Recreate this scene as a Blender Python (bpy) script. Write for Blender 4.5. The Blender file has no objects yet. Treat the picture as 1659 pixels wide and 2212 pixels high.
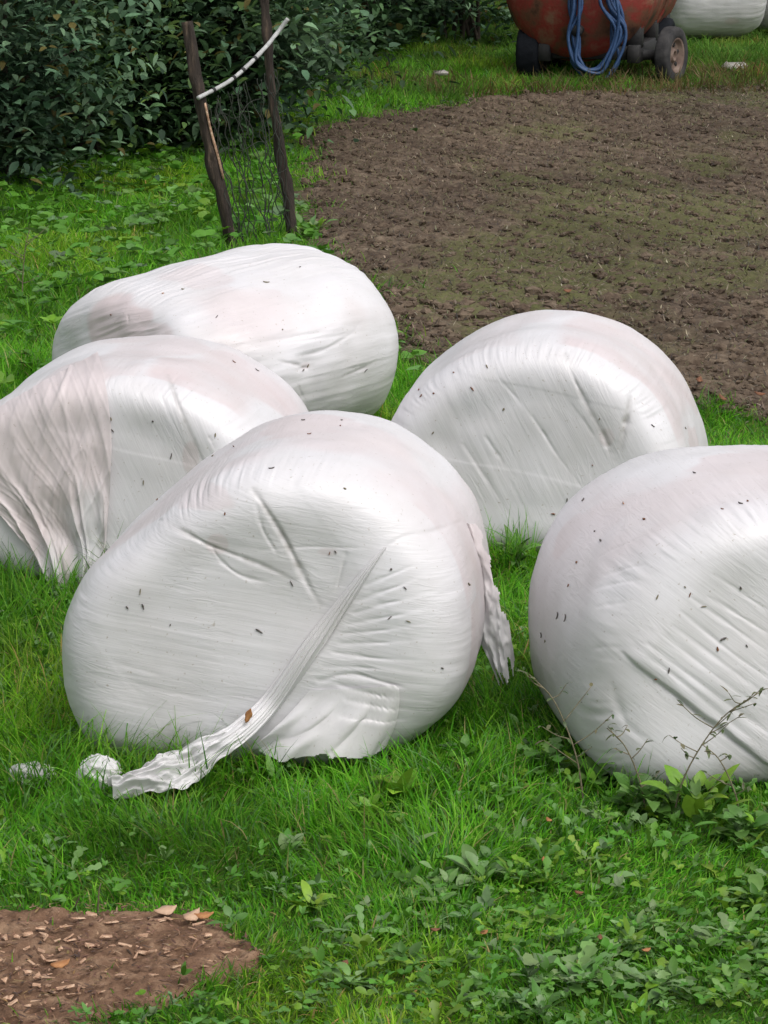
import bpy, math, random
import numpy as np
from mathutils import Vector
from mathutils.bvhtree import BVHTree

random.seed(7)
RNG = np.random.default_rng(11)
scene = bpy.context.scene
COL = scene.collection
R = math.radians

# ------------------------------------------------------------------ camera
CAM_H, PITCH, FOC = 2.84, R(13.0), 7000.0          # focal length in units of a 1659 x 2212 frame
cam_d = bpy.data.cameras.new("camera")
cam = bpy.data.objects.new("camera", cam_d)
COL.objects.link(cam)
cam.location = (0, 0, CAM_H)
cam.rotation_euler = (R(90) - PITCH, 0, 0)
cam_d.sensor_fit = 'HORIZONTAL'
cam_d.sensor_width = 36.0
cam_d.lens = 36.0 * FOC / 1659.0
cam_d.clip_start = 0.1
cam_d.clip_end = 1000
scene.camera = cam
CAMP = np.array([0, 0, CAM_H])
FWD = np.array([0, math.cos(PITCH), -math.sin(PITCH)])
UPV = np.array([0, math.sin(PITCH), math.cos(PITCH)])


def ray(px, py):
    d = FWD + (px - 829.5) / FOC * np.array([1.0, 0, 0]) - (py - 1106.0) / FOC * UPV
    return d / np.linalg.norm(d)


def gpt(px, py):
    """ground point seen at a place in the picture (survey of the photograph)"""
    d = ray(px, py)
    t = -CAM_H / d[2]
    return CAMP + d * t


def at_y(px, py, y):
    """point seen at a place in the picture, on the upright plane at distance y"""
    d = ray(px, py)
    return CAMP + d * (y / d[1])


# ------------------------------------------------------------------ noise
def _h(ix, iy, iz, seed):
    h = (ix.astype(np.int64) * 374761393 + iy.astype(np.int64) * 668265263 + iz.astype(np.int64) * 2147483647 + seed * 974634777) & 0xFFFFFFFF
    h = ((h ^ (h >> 13)) * 1274126177) & 0xFFFFFFFF
    h = ((h ^ (h >> 16)) * 2246822519) & 0xFFFFFFFF
    h = h ^ (h >> 15)
    return (h & 0xFFFFFF) / float(0xFFFFFF)


def vnoise(x, y, z=None, seed=0):
    x = np.asarray(x, float); y = np.asarray(y, float)
    z = np.zeros_like(x) if z is None else np.asarray(z, float)
    fx, fy, fz = np.floor(x), np.floor(y), np.floor(z)
    tx, ty, tz = x - fx, y - fy, z - fz
    tx, ty, tz = [t * t * t * (t * (t * 6 - 15) + 10) for t in (tx, ty, tz)]
    r = 0
    for i in (0, 1):
        for j in (0, 1):
            for k in (0, 1):
                w = (tx if i else 1 - tx) * (ty if j else 1 - ty) * (tz if k else 1 - tz)
                r = r + w * _h(fx + i, fy + j, fz + k, seed)
    return r * 2 - 1


def fbm(x, y, z=None, seed=0, octv=4, gain=0.5):
    a, s, f = 0, 1.0, 1.0
    for o in range(octv):
        a = a + s * vnoise(np.asarray(x) * f, np.asarray(y) * f, None if z is None else np.asarray(z) * f, seed + o * 17)
        s *= gain; f *= 2.03
    return a


def sstep(a, b, x):
    t = np.clip((x - a) / (b - a), 0, 1)
    return t * t * (3 - 2 * t)


def gz(x, y):
    x = np.asarray(x, float); y = np.asarray(y, float)
    return 0.014 * np.sin(1.7 * x + 0.6 * y) + 0.010 * np.sin(2.3 * y - 1.1 * x) + 0.012 * vnoise(x * 1.3, y * 1.3, seed=5)


# ------------------------------------------------------------------ mesh helpers
def build(name, V, F, mat, parent=None, smooth=True, attrs=None, link=True):
    """V (n,3); F list of (m,k) integer arrays; attrs {name: (kind, array)} on points"""
    V = np.asarray(V, np.float32)
    Fs = F if isinstance(F, list) else [F]
    Fs = [np.asarray(f, np.int32) for f in Fs if len(f)]
    me = bpy.data.meshes.new(name)
    me.vertices.add(len(V))
    me.vertices.foreach_set("co", V.ravel())
    loops = np.concatenate([f.ravel() for f in Fs])
    tot = np.concatenate([np.full(len(f), f.shape[1], np.int32) for f in Fs])
    st = np.concatenate([[0], np.cumsum(tot)[:-1]]).astype(np.int32)
    me.loops.add(len(loops))
    me.loops.foreach_set("vertex_index", loops)
    me.polygons.add(len(tot))
    me.polygons.foreach_set("loop_start", st)
    me.polygons.foreach_set("loop_total", tot)
    me.update(calc_edges=True)
    me.polygons.foreach_set("use_smooth", np.full(len(tot), bool(smooth)))
    for an, (kind, arr) in (attrs or {}).items():
        a = me.attributes.new(an, kind, 'POINT')
        arr = np.asarray(arr, np.float32)
        if kind == 'FLOAT':
            a.data.foreach_set("value", arr.ravel())
        elif kind == 'FLOAT_VECTOR':
            a.data.foreach_set("vector", arr.ravel())
        else:
            if arr.shape[1] == 3:
                arr = np.concatenate([arr, np.ones((len(arr), 1), np.float32)], 1)
            a.data.foreach_set("color", arr.ravel())
    if mat:
        me.materials.append(mat)
    o = bpy.data.objects.new(name, me)
    if link:
        COL.objects.link(o)
    if parent is not None:
        o.parent = parent
        if parent.type == 'EMPTY':
            me.transform(parent_inv(parent))
    return o


def parent_inv(p):
    bpy.context.view_layer.update()
    return p.matrix_world.inverted()


def tag(o, label=None, cat=None, group=None, kind=None):
    if label: o['label'] = label
    if cat: o['category'] = cat
    if group: o['group'] = group
    if kind: o['kind'] = kind
    return o


def empty(name, loc, rz=0.0):
    o = bpy.data.objects.new(name, None)
    o.location = loc
    o.rotation_euler = (0, 0, rz)
    o.empty_display_size = 0.1
    COL.objects.link(o)
    return o


def grid_faces(nu, nv, wrap_v=False, base=0):
    i = np.arange(nu - 1)[:, None]
    j = np.arange(nv if wrap_v else nv - 1)[None, :]
    j2 = (j + 1) % nv
    return (np.stack([i * nv + j, i * nv + j2, (i + 1) * nv + j2, (i + 1) * nv + j], -1).reshape(-1, 4) + base)


def spline(pts, n):
    """Catmull-Rom through pts -> n points evenly by parameter length"""
    P = np.asarray(pts, float)
    if len(P) == 2:
        t = np.linspace(0, 1, n)[:, None]
        return P[0] * (1 - t) + P[1] * t
    Q = np.vstack([2 * P[0] - P[1], P, 2 * P[-1] - P[-2]])
    out = []
    for i in range(1, len(Q) - 2):
        t = np.linspace(0, 1, 24, endpoint=False)[:, None]
        a, b, c, d = Q[i - 1], Q[i], Q[i + 1], Q[i + 2]
        out.append(0.5 * (2 * b + (c - a) * t + (2 * a - 5 * b + 4 * c - d) * t ** 2 + (3 * b - a - 3 * c + d) * t ** 3))
    out.append(P[-1:])
    C = np.vstack(out)
    L = np.concatenate([[0], np.cumsum(np.linalg.norm(np.diff(C, axis=0), axis=1))])
    s = np.linspace(0, L[-1], n)
    return np.stack([np.interp(s, L, C[:, k]) for k in range(C.shape[1])], 1)


def tube(path, rad, ns=8, noise=0.0, seed=0, cap=True, noise_f=6.0):
    P = np.asarray(path, float)
    n = len(P)
    rad = np.broadcast_to(np.asarray(rad, float), (n,))
    T = np.gradient(P, axis=0)
    T /= np.linalg.norm(T, axis=1)[:, None] + 1e-12
    ref = np.array([0.13, 0.31, 0.94]) if abs(T[0] @ np.array([0.13, 0.31, 0.94])) < 0.9 else np.array([1.0, 0.1, 0.05])
    N = np.zeros_like(P)
    v = ref - (ref @ T[0]) * T[0]
    for i in range(n):
        v = v - (v @ T[i]) * T[i]
        v /= np.linalg.norm(v) + 1e-12
        N[i] = v
    B = np.cross(T, N)
    th = np.linspace(0, 2 * np.pi, ns, endpoint=False)
    rr = rad[:, None] * np.ones((1, ns))
    if noise:
        s = np.concatenate([[0], np.cumsum(np.linalg.norm(np.diff(P, axis=0), axis=1))])
        rr = rr * (1 + noise * fbm(np.cos(th)[None, :] * 1.5 + 0 * s[:, None], np.sin(th)[None, :] * 1.5 + 0 * s[:, None], s[:, None] * noise_f + 0 * th[None, :], seed=seed, octv=3))
    V = P[:, None, :] + rr[..., None] * (np.cos(th)[None, :, None] * N[:, None, :] + np.sin(th)[None, :, None] * B[:, None, :])
    V = V.reshape(-1, 3)
    F = [grid_faces(n, ns, True)]
    if cap:
        F.append(np.arange(ns)[None, ::-1]); F.append((np.arange(ns) + (n - 1) * ns)[None, :])
    return V, F


def merge(parts):
    Vs, Fs, off = [], {}, 0
    for V, F in parts:
        Vs.append(V)
        for f in (F if isinstance(F, list) else [F]):
            f = np.asarray(f)
            Fs.setdefault(f.shape[1], []).append(f + off)
        off += len(V)
    return np.vstack(Vs), [np.vstack(v) for v in Fs.values()]


def lathe(prof, ns=32):
    """prof (n,2): radius, axial -> around +Y"""
    p = np.asarray(prof, float)
    th = np.linspace(0, 2 * np.pi, ns, endpoint=False)
    V = np.stack([p[:, 0:1] * np.cos(th), np.repeat(p[:, 1:2], ns, 1), p[:, 0:1] * np.sin(th)], -1).reshape(-1, 3)
    return V, [grid_faces(len(p), ns, True)]


def box(c, s, rz=0.0, bev=0.0):
    """chamfered box"""
    hx, hy, hz = [k / 2 for k in s]
    b = bev or min(hx, hy, hz) * 0.12
    V = []
    for z, r in ((-hz, b), (-hz + b, 0), (hz - b, 0), (hz, b)):
        x, y = hx - r, hy - r
        cut = b
        V += [(-x + cut, -y, z), (x - cut, -y, z), (x, -y + cut, z), (x, y - cut, z), (x - cut, y, z), (-x + cut, y, z), (-x, y - cut, z), (-x, -y + cut, z)]
    V = np.array(V)
    F = [grid_faces(4, 8, True), np.arange(8)[None, ::-1], (np.arange(8) + 24)[None, :]]
    ca, sa = math.cos(rz), math.sin(rz)
    V = np.stack([V[:, 0] * ca - V[:, 1] * sa, V[:, 0] * sa + V[:, 1] * ca, V[:, 2]], 1) + np.asarray(c)
    return V, F


def leaf_batch(pos, yaw, pitch, bend, length, width, prof, seg, cols=3, fold=0.25, roll=None, wob=0.0):
    """many curved leaves/blades at once -> V, F, leaf index per vertex.
    prof(t) gives half-width fraction along the leaf (t 0..1)."""
    n = len(pos)
    t = np.linspace(0, 1, seg + 1)
    ang = pitch[:, None] - bend[:, None] * t[None, :-1]
    st = (length / seg)[:, None]
    hx = np.concatenate([np.zeros((n, 1)), np.cumsum(np.cos(ang) * st, 1)], 1)
    hz = np.concatenate([np.zeros((n, 1)), np.cumsum(np.sin(ang) * st, 1)], 1)
    cy, sy = np.cos(yaw)[:, None], np.sin(yaw)[:, None]
    C = np.stack([pos[:, 0:1] + hx * cy, pos[:, 1:2] + hx * sy, pos[:, 2:3] + hz], -1)
    side = np.stack([-np.sin(yaw), np.cos(yaw), np.zeros(n)], -1)
    angf = np.concatenate([ang, ang[:, -1:]], 1)
    nrm = np.stack([-np.sin(angf) * cy, -np.sin(angf) * sy, np.cos(angf)], -1)
    if roll is not None:
        cr, sr = np.cos(roll)[:, None, None], np.sin(roll)[:, None, None]
        S = side[:, None, :] * cr + nrm * sr
        Nn = nrm * cr - side[:, None, :] * sr
    else:
        S = np.repeat(side[:, None, :], seg + 1, 1); Nn = nrm
    pw = prof(t)
    w = width[:, None] * pw[None, :]
    if wob:
        w = w * (1 + wob * RNG.uniform(-1, 1, w.shape))
    offs = np.linspace(-1, 1, cols)
    V = C[:, :, None, :] + S[:, :, None, :] * (w[:, :, None, None] * offs[None, None, :, None] * 0.5) \
        + Nn[:, :, None, :] * (w[:, :, None, None] * fold * np.abs(offs)[None, None, :, None] * 0.5)
    per = (seg + 1) * cols
    F1 = grid_faces(seg + 1, cols)
    F = (F1[None] + (np.arange(n) * per)[:, None, None]).reshape(-1, 4)
    return V.reshape(-1, 3), F, np.repeat(np.arange(n), per)


blade_prof = lambda t: np.clip(1.05 - t ** 1.6, 0.03, 1) * np.clip(0.6 + t * 2, 0, 1)
ovate_prof = lambda t: np.clip(np.sin(np.pi * np.clip(t, 0, 1) ** 0.75) ** 0.8, 0.03, 1)
round_prof = lambda t: np.clip(np.sqrt(np.clip(1 - (2 * t - 1) ** 2, 0, 1)), 0.08, 1)
lobed_prof = lambda t: np.clip((0.25 + 0.85 * t ** 0.8) * (1 - 0.45 * (np.sin(t * 21) > 0.2)) * np.where(t > 0.93, 0.35, 1), 0.06, 1)
paddle_prof = lambda t: np.clip(np.where(t < 0.35, 0.10, np.sin(np.pi * np.clip((t - 0.35) / 0.65, 0, 1) ** 0.7) ** 0.7), 0.05, 1)

# ------------------------------------------------------------------ materials
def new_mat(name):
    m = bpy.data.materials.new(name)
    m.use_nodes = True
    nt = m.node_tree
    b = nt.nodes["Principled BSDF"]
    return m, nt, b


def N(nt, t, **kw):
    n = nt.nodes.new(t)
    for k, v in kw.items():
        if k in n.inputs: n.inputs[k].default_value = v
        else: setattr(n, k, v)
    return n


def ramp(nt, src, stops):
    r = nt.nodes.new("ShaderNodeValToRGB")
    el = r.color_ramp.elements
    while len(el) < len(stops): el.new(0.5)
    for e, (p, c) in zip(el, stops):
        e.position = p
        e.color = (*c, 1) if len(c) == 3 else c
    nt.links.new(src, r.inputs[0])
    return r


def simple_mat(name, stops, scale=8.0, rough=0.7, bump=0.2, bscale=None, metal=0.0, coords='Object', spec=0.4, detail=6.0, stretch=None, bdist=0.01):
    m, nt, b = new_mat(name)
    tc = N(nt, "ShaderNodeTexCoord")
    src = tc.outputs[coords]
    if stretch:
        mp = N(nt, "ShaderNodeMapping")
        mp.inputs["Scale"].default_value = stretch
        nt.links.new(src, mp.inputs[0]); src = mp.outputs[0]
    nz = N(nt, "ShaderNodeTexNoise", Scale=scale, Detail=detail, Roughness=0.6)
    nt.links.new(src, nz.inputs["Vector"])
    r = ramp(nt, nz.outputs["Fac"], stops)
    nt.links.new(r.outputs[0], b.inputs["Base Color"])
    b.inputs["Roughness"].default_value = rough
    b.inputs["Metallic"].default_value = metal
    b.inputs["Specular IOR Level"].default_value = spec
    if bump:
        n2 = N(nt, "ShaderNodeTexNoise", Scale=bscale or scale * 4, Detail=5.0)
        nt.links.new(src, n2.inputs["Vector"])
        bp = N(nt, "ShaderNodeBump", Strength=bump, Distance=bdist)
        nt.links.new(n2.outputs["Fac"], bp.inputs["Height"])
        nt.links.new(bp.outputs[0], b.inputs["Normal"])
    return m


def leaf_mat(name, transl=0.3, rough=0.5, spec=0.35):
    """colour comes from each leaf's own tint (species and age of the leaf)"""
    m, nt, b = new_mat(name)
    at = N(nt, "ShaderNodeAttribute", attribute_name="tint")
    nz = N(nt, "ShaderNodeTexNoise", Scale=60.0, Detail=3.0)
    tc = N(nt, "ShaderNodeTexCoord")
    nt.links.new(tc.outputs["Object"], nz.inputs["Vector"])
    mr = N(nt, "ShaderNodeMapRange")
    mr.inputs["To Min"].default_value = 0.75; mr.inputs["To Max"].default_value = 1.25
    nt.links.new(nz.outputs["Fac"], mr.inputs["Value"])
    mul = N(nt, "ShaderNodeVectorMath", operation='SCALE')
    nt.links.new(at.outputs["Color"], mul.inputs[0]); nt.links.new(mr.outputs[0], mul.inputs["Scale"])
    nt.links.new(mul.outputs[0], b.inputs["Base Color"])
    b.inputs["Roughness"].default_value = rough
    b.inputs["Specular IOR Level"].default_value = spec
    tr = N(nt, "ShaderNodeBsdfTranslucent")
    nt.links.new(mul.outputs[0], tr.inputs["Color"])
    mx = N(nt, "ShaderNodeMixShader", Fac=transl)
    out = nt.nodes["Material Output"]
    nt.links.new(b.outputs[0], mx.inputs[1]); nt.links.new(tr.outputs[0], mx.inputs[2])
    nt.links.new(mx.outputs[0], out.inputs["Surface"])
    return m


def film_mat(name, bump=0.35, base=(0.600, 0.586, 0.606), pink=(0.545, 0.468, 0.474)):
    m, nt, b = new_mat(name)
    pk = N(nt, "ShaderNodeAttribute", attribute_name="pink")
    dt = N(nt, "ShaderNodeAttribute", attribute_name="dirt")
    tc = N(nt, "ShaderNodeTexCoord")
    mix = N(nt, "ShaderNodeMix", data_type='RGBA')
    mix.inputs[6].default_value = (*base, 1); mix.inputs[7].default_value = (*pink, 1)
    nt.links.new(pk.outputs["Fac"], mix.inputs[0])
    # blotchy dust
    dn = N(nt, "ShaderNodeTexNoise", Scale=3.2, Detail=6.0, Roughness=0.65)
    nt.links.new(tc.outputs["Object"], dn.inputs["Vector"])
    dr = ramp(nt, dn.outputs["Fac"], [(0.35, (1, 1, 1)), (0.75, (0.90, 0.885, 0.86))])
    mu = N(nt, "ShaderNodeMix", data_type='RGBA', blend_type='MULTIPLY')
    mu.inputs[0].default_value = 1.0
    nt.links.new(mix.outputs[2], mu.inputs[6]); nt.links.new(dr.outputs[0], mu.inputs[7])
    # grime caught in creases / near the soil (authored marks), plus fold shade painted on the film tail
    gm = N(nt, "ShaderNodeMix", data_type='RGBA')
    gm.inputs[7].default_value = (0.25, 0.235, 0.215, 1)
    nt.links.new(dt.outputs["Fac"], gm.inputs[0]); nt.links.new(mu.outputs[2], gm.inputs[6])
    nt.links.new(gm.outputs[2], b.inputs["Base Color"])
    b.inputs["Roughness"].default_value = 0.40
    b.inputs["Specular IOR Level"].default_value = 0.5
    b.inputs["IOR"].default_value = 1.48
    pn = N(nt, "ShaderNodeTexNoise", Scale=5.0, Detail=2.0)
    nt.links.new(tc.outputs["Object"], pn.inputs["Vector"])
    pr = ramp(nt, pn.outputs["Fac"], [(0.42, (0.12, 0.12, 0.12)), (0.62, (1, 1, 1))])

    def wrinkles(attr):
        # stretched film streaks, plus short sharp wrinkles in patches where the film is slack
        wr = N(nt, "ShaderNodeAttribute", attribute_name=attr)
        mp = N(nt, "ShaderNodeMapping")
        mp.inputs["Scale"].default_value = (85, 3.0, 1)
        nt.links.new(wr.outputs["Vector"], mp.inputs[0])
        n1 = N(nt, "ShaderNodeTexNoise", Scale=1.0, Detail=4.0, Roughness=0.65)
        nt.links.new(mp.outputs[0], n1.inputs["Vector"])
        mp2 = N(nt, "ShaderNodeMapping")
        mp2.inputs["Scale"].default_value = (46, 9, 1)
        mp2.inputs["Rotation"].default_value = (0, 0, 0.25)
        nt.links.new(wr.outputs["Vector"], mp2.inputs[0])
        n2 = N(nt, "ShaderNodeTexNoise", Scale=1.0, Detail=3.0, Roughness=0.5, Distortion=0.6)
        nt.links.new(mp2.outputs[0], n2.inputs["Vector"])
        s1 = N(nt, "ShaderNodeMath", operation='SUBTRACT'); s1.inputs[1].default_value = 0.5
        nt.links.new(n2.outputs["Fac"], s1.inputs[0])
        s2 = N(nt, "ShaderNodeMath", operation='ABSOLUTE'); nt.links.new(s1.outputs[0], s2.inputs[0])
        s3 = N(nt, "ShaderNodeMapRange"); s3.inputs["From Max"].default_value = 0.16; s3.inputs["To Min"].default_value = 1.0; s3.inputs["To Max"].default_value = 0.0
        nt.links.new(s2.outputs[0], s3.inputs["Value"])
        s4 = N(nt, "ShaderNodeMath", operation='MULTIPLY'); nt.links.new(s3.outputs[0], s4.inputs[0]); nt.links.new(pr.outputs[0], s4.inputs[1])
        ad = N(nt, "ShaderNodeMath", operation='MULTIPLY_ADD')
        ad.inputs[1].default_value = 0.55
        nt.links.new(s4.outputs[0], ad.inputs[0]); nt.links.new(n1.outputs["Fac"], ad.inputs[2])
        return ad
    wa_, wb_ = wrinkles("wrap"), wrinkles("wrap_side")
    ms = N(nt, "ShaderNodeAttribute", attribute_name="side")
    ad = N(nt, "ShaderNodeMix", data_type='FLOAT')
    nt.links.new(ms.outputs["Fac"], ad.inputs[0]); nt.links.new(wa_.outputs[0], ad.inputs[2]); nt.links.new(wb_.outputs[0], ad.inputs[3])
    # fine mud specks dried on the film
    sp = N(nt, "ShaderNodeTexNoise", Scale=95.0, Detail=2.0)
    nt.links.new(tc.outputs["Object"], sp.inputs["Vector"])
    sr = ramp(nt, sp.outputs["Fac"], [(0.68, (1, 1, 1)), (0.76, (0.70, 0.66, 0.60))])
    sm = N(nt, "ShaderNodeMix", data_type='RGBA', blend_type='MULTIPLY'); sm.inputs[0].default_value = 1.0
    nt.links.new(gm.outputs[2], sm.inputs[6]); nt.links.new(sr.outputs[0], sm.inputs[7])
    nt.links.new(sm.outputs[2], b.inputs["Base Color"])
    bp = N(nt, "ShaderNodeBump", Strength=bump, Distance=0.006)
    nt.links.new(ad.outputs[0], bp.inputs["Height"])
    nt.links.new(bp.outputs[0], b.inputs["Normal"])
    return m


M = {}
M['film'] = film_mat("bale_film", 0.18)
M['film_loose'] = film_mat("loose_film", 0.12, base=(0.70, 0.685, 0.70), pink=(0.66, 0.575, 0.58))
_nt = M['film_loose'].node_tree
_pb = _nt.nodes["Principled BSDF"]
_tr = _nt.nodes.new("ShaderNodeBsdfTranslucent"); _tr.inputs["Color"].default_value = (0.72, 0.70, 0.71, 1)
_mx = _nt.nodes.new("ShaderNodeMixShader"); _mx.inputs[0].default_value = 0.22
_nt.links.new(_pb.outputs[0], _mx.inputs[1]); _nt.links.new(_tr.outputs[0], _mx.inputs[2])
_nt.links.new(_mx.outputs[0], _nt.nodes["Material Output"].inputs["Surface"])
M['grass'] = leaf_mat("grass_blade", 0.5, 0.6, 0.12)
M['leaf'] = leaf_mat("broad_leaf", 0.28, 0.42, 0.35)
M['shrub'] = leaf_mat("shrub_leaf", 0.22, 0.6, 0.15)
M['thatch'] = simple_mat("turf_ground", [(0.3, (0.030, 0.050, 0.010)), (0.5, (0.045, 0.095, 0.012)), (0.7, (0.075, 0.110, 0.022))], 9.0, 0.95, 0.6, 60, spec=0.1)
M['soil'] = simple_mat("bare_soil", [(0.3, (0.075, 0.042, 0.026)), (0.5, (0.15, 0.088, 0.056)), (0.66, (0.24, 0.155, 0.10))], 16.0, 0.95, 0.8, 90, spec=0.1)
M['wood'] = simple_mat("weathered_wood", [(0.3, (0.012, 0.009, 0.007)), (0.56, (0.038, 0.027, 0.020)), (0.74, (0.14, 0.10, 0.068))], 3.0, 0.9, 0.7, 14, stretch=(9, 9, 1.2), bdist=0.02)
M['bark'] = simple_mat("bark", [(0.3, (0.02, 0.015, 0.011)), (0.7, (0.07, 0.055, 0.04))], 9.0, 0.95, 0.6, 30, stretch=(3, 3, 1))
M['rust'] = simple_mat("rusty_red_paint", [(0.34, (0.030, 0.014, 0.010)), (0.44, (0.12, 0.050, 0.028)), (0.53, (0.20, 0.024, 0.018)), (0.64, (0.19, 0.095, 0.058))], 3.2, 0.62, 0.35, 40, detail=9.0)
M['rim'] = simple_mat("rusty_rim", [(0.3, (0.075, 0.042, 0.032)), (0.7, (0.20, 0.145, 0.115))], 9.0, 0.75, 0.3, 50)
M['iron'] = simple_mat("dark_iron", [(0.3, (0.006, 0.007, 0.009)), (0.7, (0.022, 0.020, 0.019))], 6.0, 0.7, 0.3, 40)
M['rubber'] = simple_mat("tyre_rubber", [(0.3, (0.005, 0.006, 0.008)), (0.7, (0.013, 0.015, 0.019))], 10.0, 0.9, 0.3, 60, spec=0.12)
M['rubber_old'] = simple_mat("dusty_tyre", [(0.3, (0.018, 0.018, 0.020)), (0.7, (0.06, 0.057, 0.056))], 8.0, 0.9, 0.3, 60, spec=0.2)
M['hose'] = simple_mat("blue_hose", [(0.3, (0.014, 0.038, 0.10)), (0.7, (0.032, 0.075, 0.17))], 12.0, 0.45, 0.1, 80)
M['rope'] = simple_mat("white_rope", [(0.3, (0.26, 0.26, 0.26)), (0.7, (0.46, 0.46, 0.45))], 30.0, 0.7, 0.4, 120)
M['wire'] = simple_mat("wire", [(0.3, (0.010, 0.013, 0.009)), (0.7, (0.03, 0.035, 0.024))], 20.0, 0.6, 0.0)
M['chip'] = simple_mat("wood_chip", [(0.34, (0.26, 0.145, 0.09)), (0.52, (0.46, 0.29, 0.19)), (0.70, (0.66, 0.50, 0.36))], 34.0, 0.85, 0.5, 90, coords='Object', stretch=(1, 1, 1))
M['speck'] = simple_mat("dark_bit", [(0.3, (0.05, 0.045, 0.045)), (0.7, (0.13, 0.11, 0.10))], 40.0, 0.8, 0.0)
M['dead_leaf'] = simple_mat("dead_leaf", [(0.3, (0.22, 0.085, 0.03)), (0.7, (0.40, 0.19, 0.07))], 40.0, 0.7, 0.2, 120)
M['brown_leaf'] = simple_mat("brown_leaf", [(0.3, (0.10, 0.04, 0.02)), (0.7, (0.20, 0.085, 0.04))], 40.0, 0.8, 0.2, 120)
M['tan_leaf'] = simple_mat("tan_leaf", [(0.3, (0.36, 0.22, 0.14)), (0.7, (0.50, 0.34, 0.23))], 40.0, 0.7, 0.2, 120)
M['stalk'] = simple_mat("dry_stalk", [(0.3, (0.10, 0.085, 0.05)), (0.7, (0.22, 0.19, 0.12))], 30.0, 0.9, 0.2)
M['stone'] = simple_mat("stone", [(0.3, (0.20, 0.19, 0.17)), (0.7, (0.36, 0.34, 0.31))], 10.0, 0.9, 0.4, 50)


def field_mat():
    m, nt, b = new_mat("tilled_soil")
    tc = N(nt, "ShaderNodeTexCoord")
    n1 = N(nt, "ShaderNodeTexNoise", Scale=11.0, Detail=8.0, Roughness=0.7)
    n2 = N(nt, "ShaderNodeTexNoise", Scale=0.55, Detail=5.0, Roughness=0.6)
    n3 = N(nt, "ShaderNodeTexNoise", Scale=40.0, Detail=4.0, Roughness=0.6)
    for n in (n1, n2, n3): nt.links.new(tc.outputs["Object"], n.inputs["Vector"])
    r1 = ramp(nt, n1.outputs["Fac"], [(0.30, (0.050, 0.034, 0.025)), (0.47, (0.100, 0.074, 0.055)), (0.60, (0.150, 0.115, 0.085)), (0.75, (0.24, 0.195, 0.145))])
    at = N(nt, "ShaderNodeAttribute", attribute_name="green")
    nt2 = N(nt, "ShaderNodeMath", operation='MULTIPLY')
    g = ramp(nt, n3.outputs["Fac"], [(0.30, (0.1, 0.1, 0.1)), (0.58, (1, 1, 1))])
    nt.links.new(at.outputs["Fac"], nt2.inputs[0]); nt.links.new(g.outputs[0], nt2.inputs[1])
    mx = N(nt, "ShaderNodeMix", data_type='RGBA')
    mx.inputs[7].default_value = (0.098, 0.104, 0.042, 1)
    nt.links.new(nt2.outputs[0], mx.inputs[0]); nt.links.new(r1.outputs[0], mx.inputs[6])
    r2 = ramp(nt, n2.outputs["Fac"], [(0.34, (0.60, 0.58, 0.57)), (0.66, (1.12, 1.10, 1.06))])
    mu = N(nt, "ShaderNodeMix", data_type='RGBA', blend_type='MULTIPLY')
    mu.inputs[0].default_value = 1.0
    nt.links.new(mx.outputs[2], mu.inputs[6]); nt.links.new(r2.outputs[0], mu.inputs[7])
    nt.links.new(mu.outputs[2], b.inputs["Base Color"])
    b.inputs["Roughness"].default_value = 0.95
    b.inputs["Specular IOR Level"].default_value = 0.12
    bp = N(nt, "ShaderNodeBump", Strength=0.7, Distance=0.02)
    nt.links.new(n3.outputs["Fac"], bp.inputs["Height"])
    nt.links.new(bp.outputs[0], b.inputs["Normal"])
    return m


M['field'] = field_mat()

# ------------------------------------------------------------------ ground plan
def poly_world(pts):
    return np.array([gpt(*p)[:2] for p in pts])


def inside(poly, x, y):
    x = np.asarray(x); y = np.asarray(y)
    r = np.zeros(x.shape, bool)
    n = len(poly)
    for i in range(n):
        x1, y1 = poly[i]; x2, y2 = poly[(i + 1) % n]
        c = ((y1 > y) != (y2 > y)) & (x < (x2 - x1) * (y - y1) / (y2 - y1 + 1e-12) + x1)
        r ^= c
    return r


def poly_dist(poly, x, y):
    d = np.full(np.shape(x), 1e9)
    n = len(poly)
    for i in range(n):
        a = poly[i]; b = poly[(i + 1) % n]
        ab = b - a
        t = np.clip(((x - a[0]) * ab[0] + (y - a[1]) * ab[1]) / (ab @ ab + 1e-12), 0, 1)
        d = np.minimum(d, np.hypot(x - a[0] - t * ab[0], y - a[1] - t * ab[1]))
    return d


fl = gpt(640, 300)
FIELD = np.vstack([poly_world([(632, 300), (640, 400), (658, 480), (705, 560), (780, 650), (855, 790), (1000, 850), (1300, 880), (1525, 888), (1659, 908), (2100, 935)]),
                   [[7.2, 15.0], [8.2, 29.6]], poly_world([(1659, 188), (1480, 196), (1300, 206), (1130, 208), (1000, 217), (860, 240), (740, 268)])])
PATCH = poly_world([(-260, 2010), (-120, 1992), (0, 1990), (130, 1978), (260, 1972), (400, 1982), (500, 2018), (560, 2068), (535, 2105), (430, 2128), (340, 2160), (240, 2200), (120, 2235), (0, 2260), (-260, 2300)])

# ground: one sheet out to the horizon, finer where the bales stand
xs = np.concatenate([np.linspace(-300, -8, 25)[:-1], np.linspace(-8, 12, 161), np.linspace(12, 300, 25)[1:]])
ys = np.concatenate([np.linspace(-80, 4, 12)[:-1], np.linspace(4, 46, 300), np.linspace(46, 600, 30)[1:]])
X, Y = np.meshgrid(xs, ys, indexing='ij')
gv = np.stack([X, Y, gz(X, Y)], -1).reshape(-1, 3)
tag(build("ground", gv, grid_faces(len(xs), len(ys)), M['thatch']), kind="structure")

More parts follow.
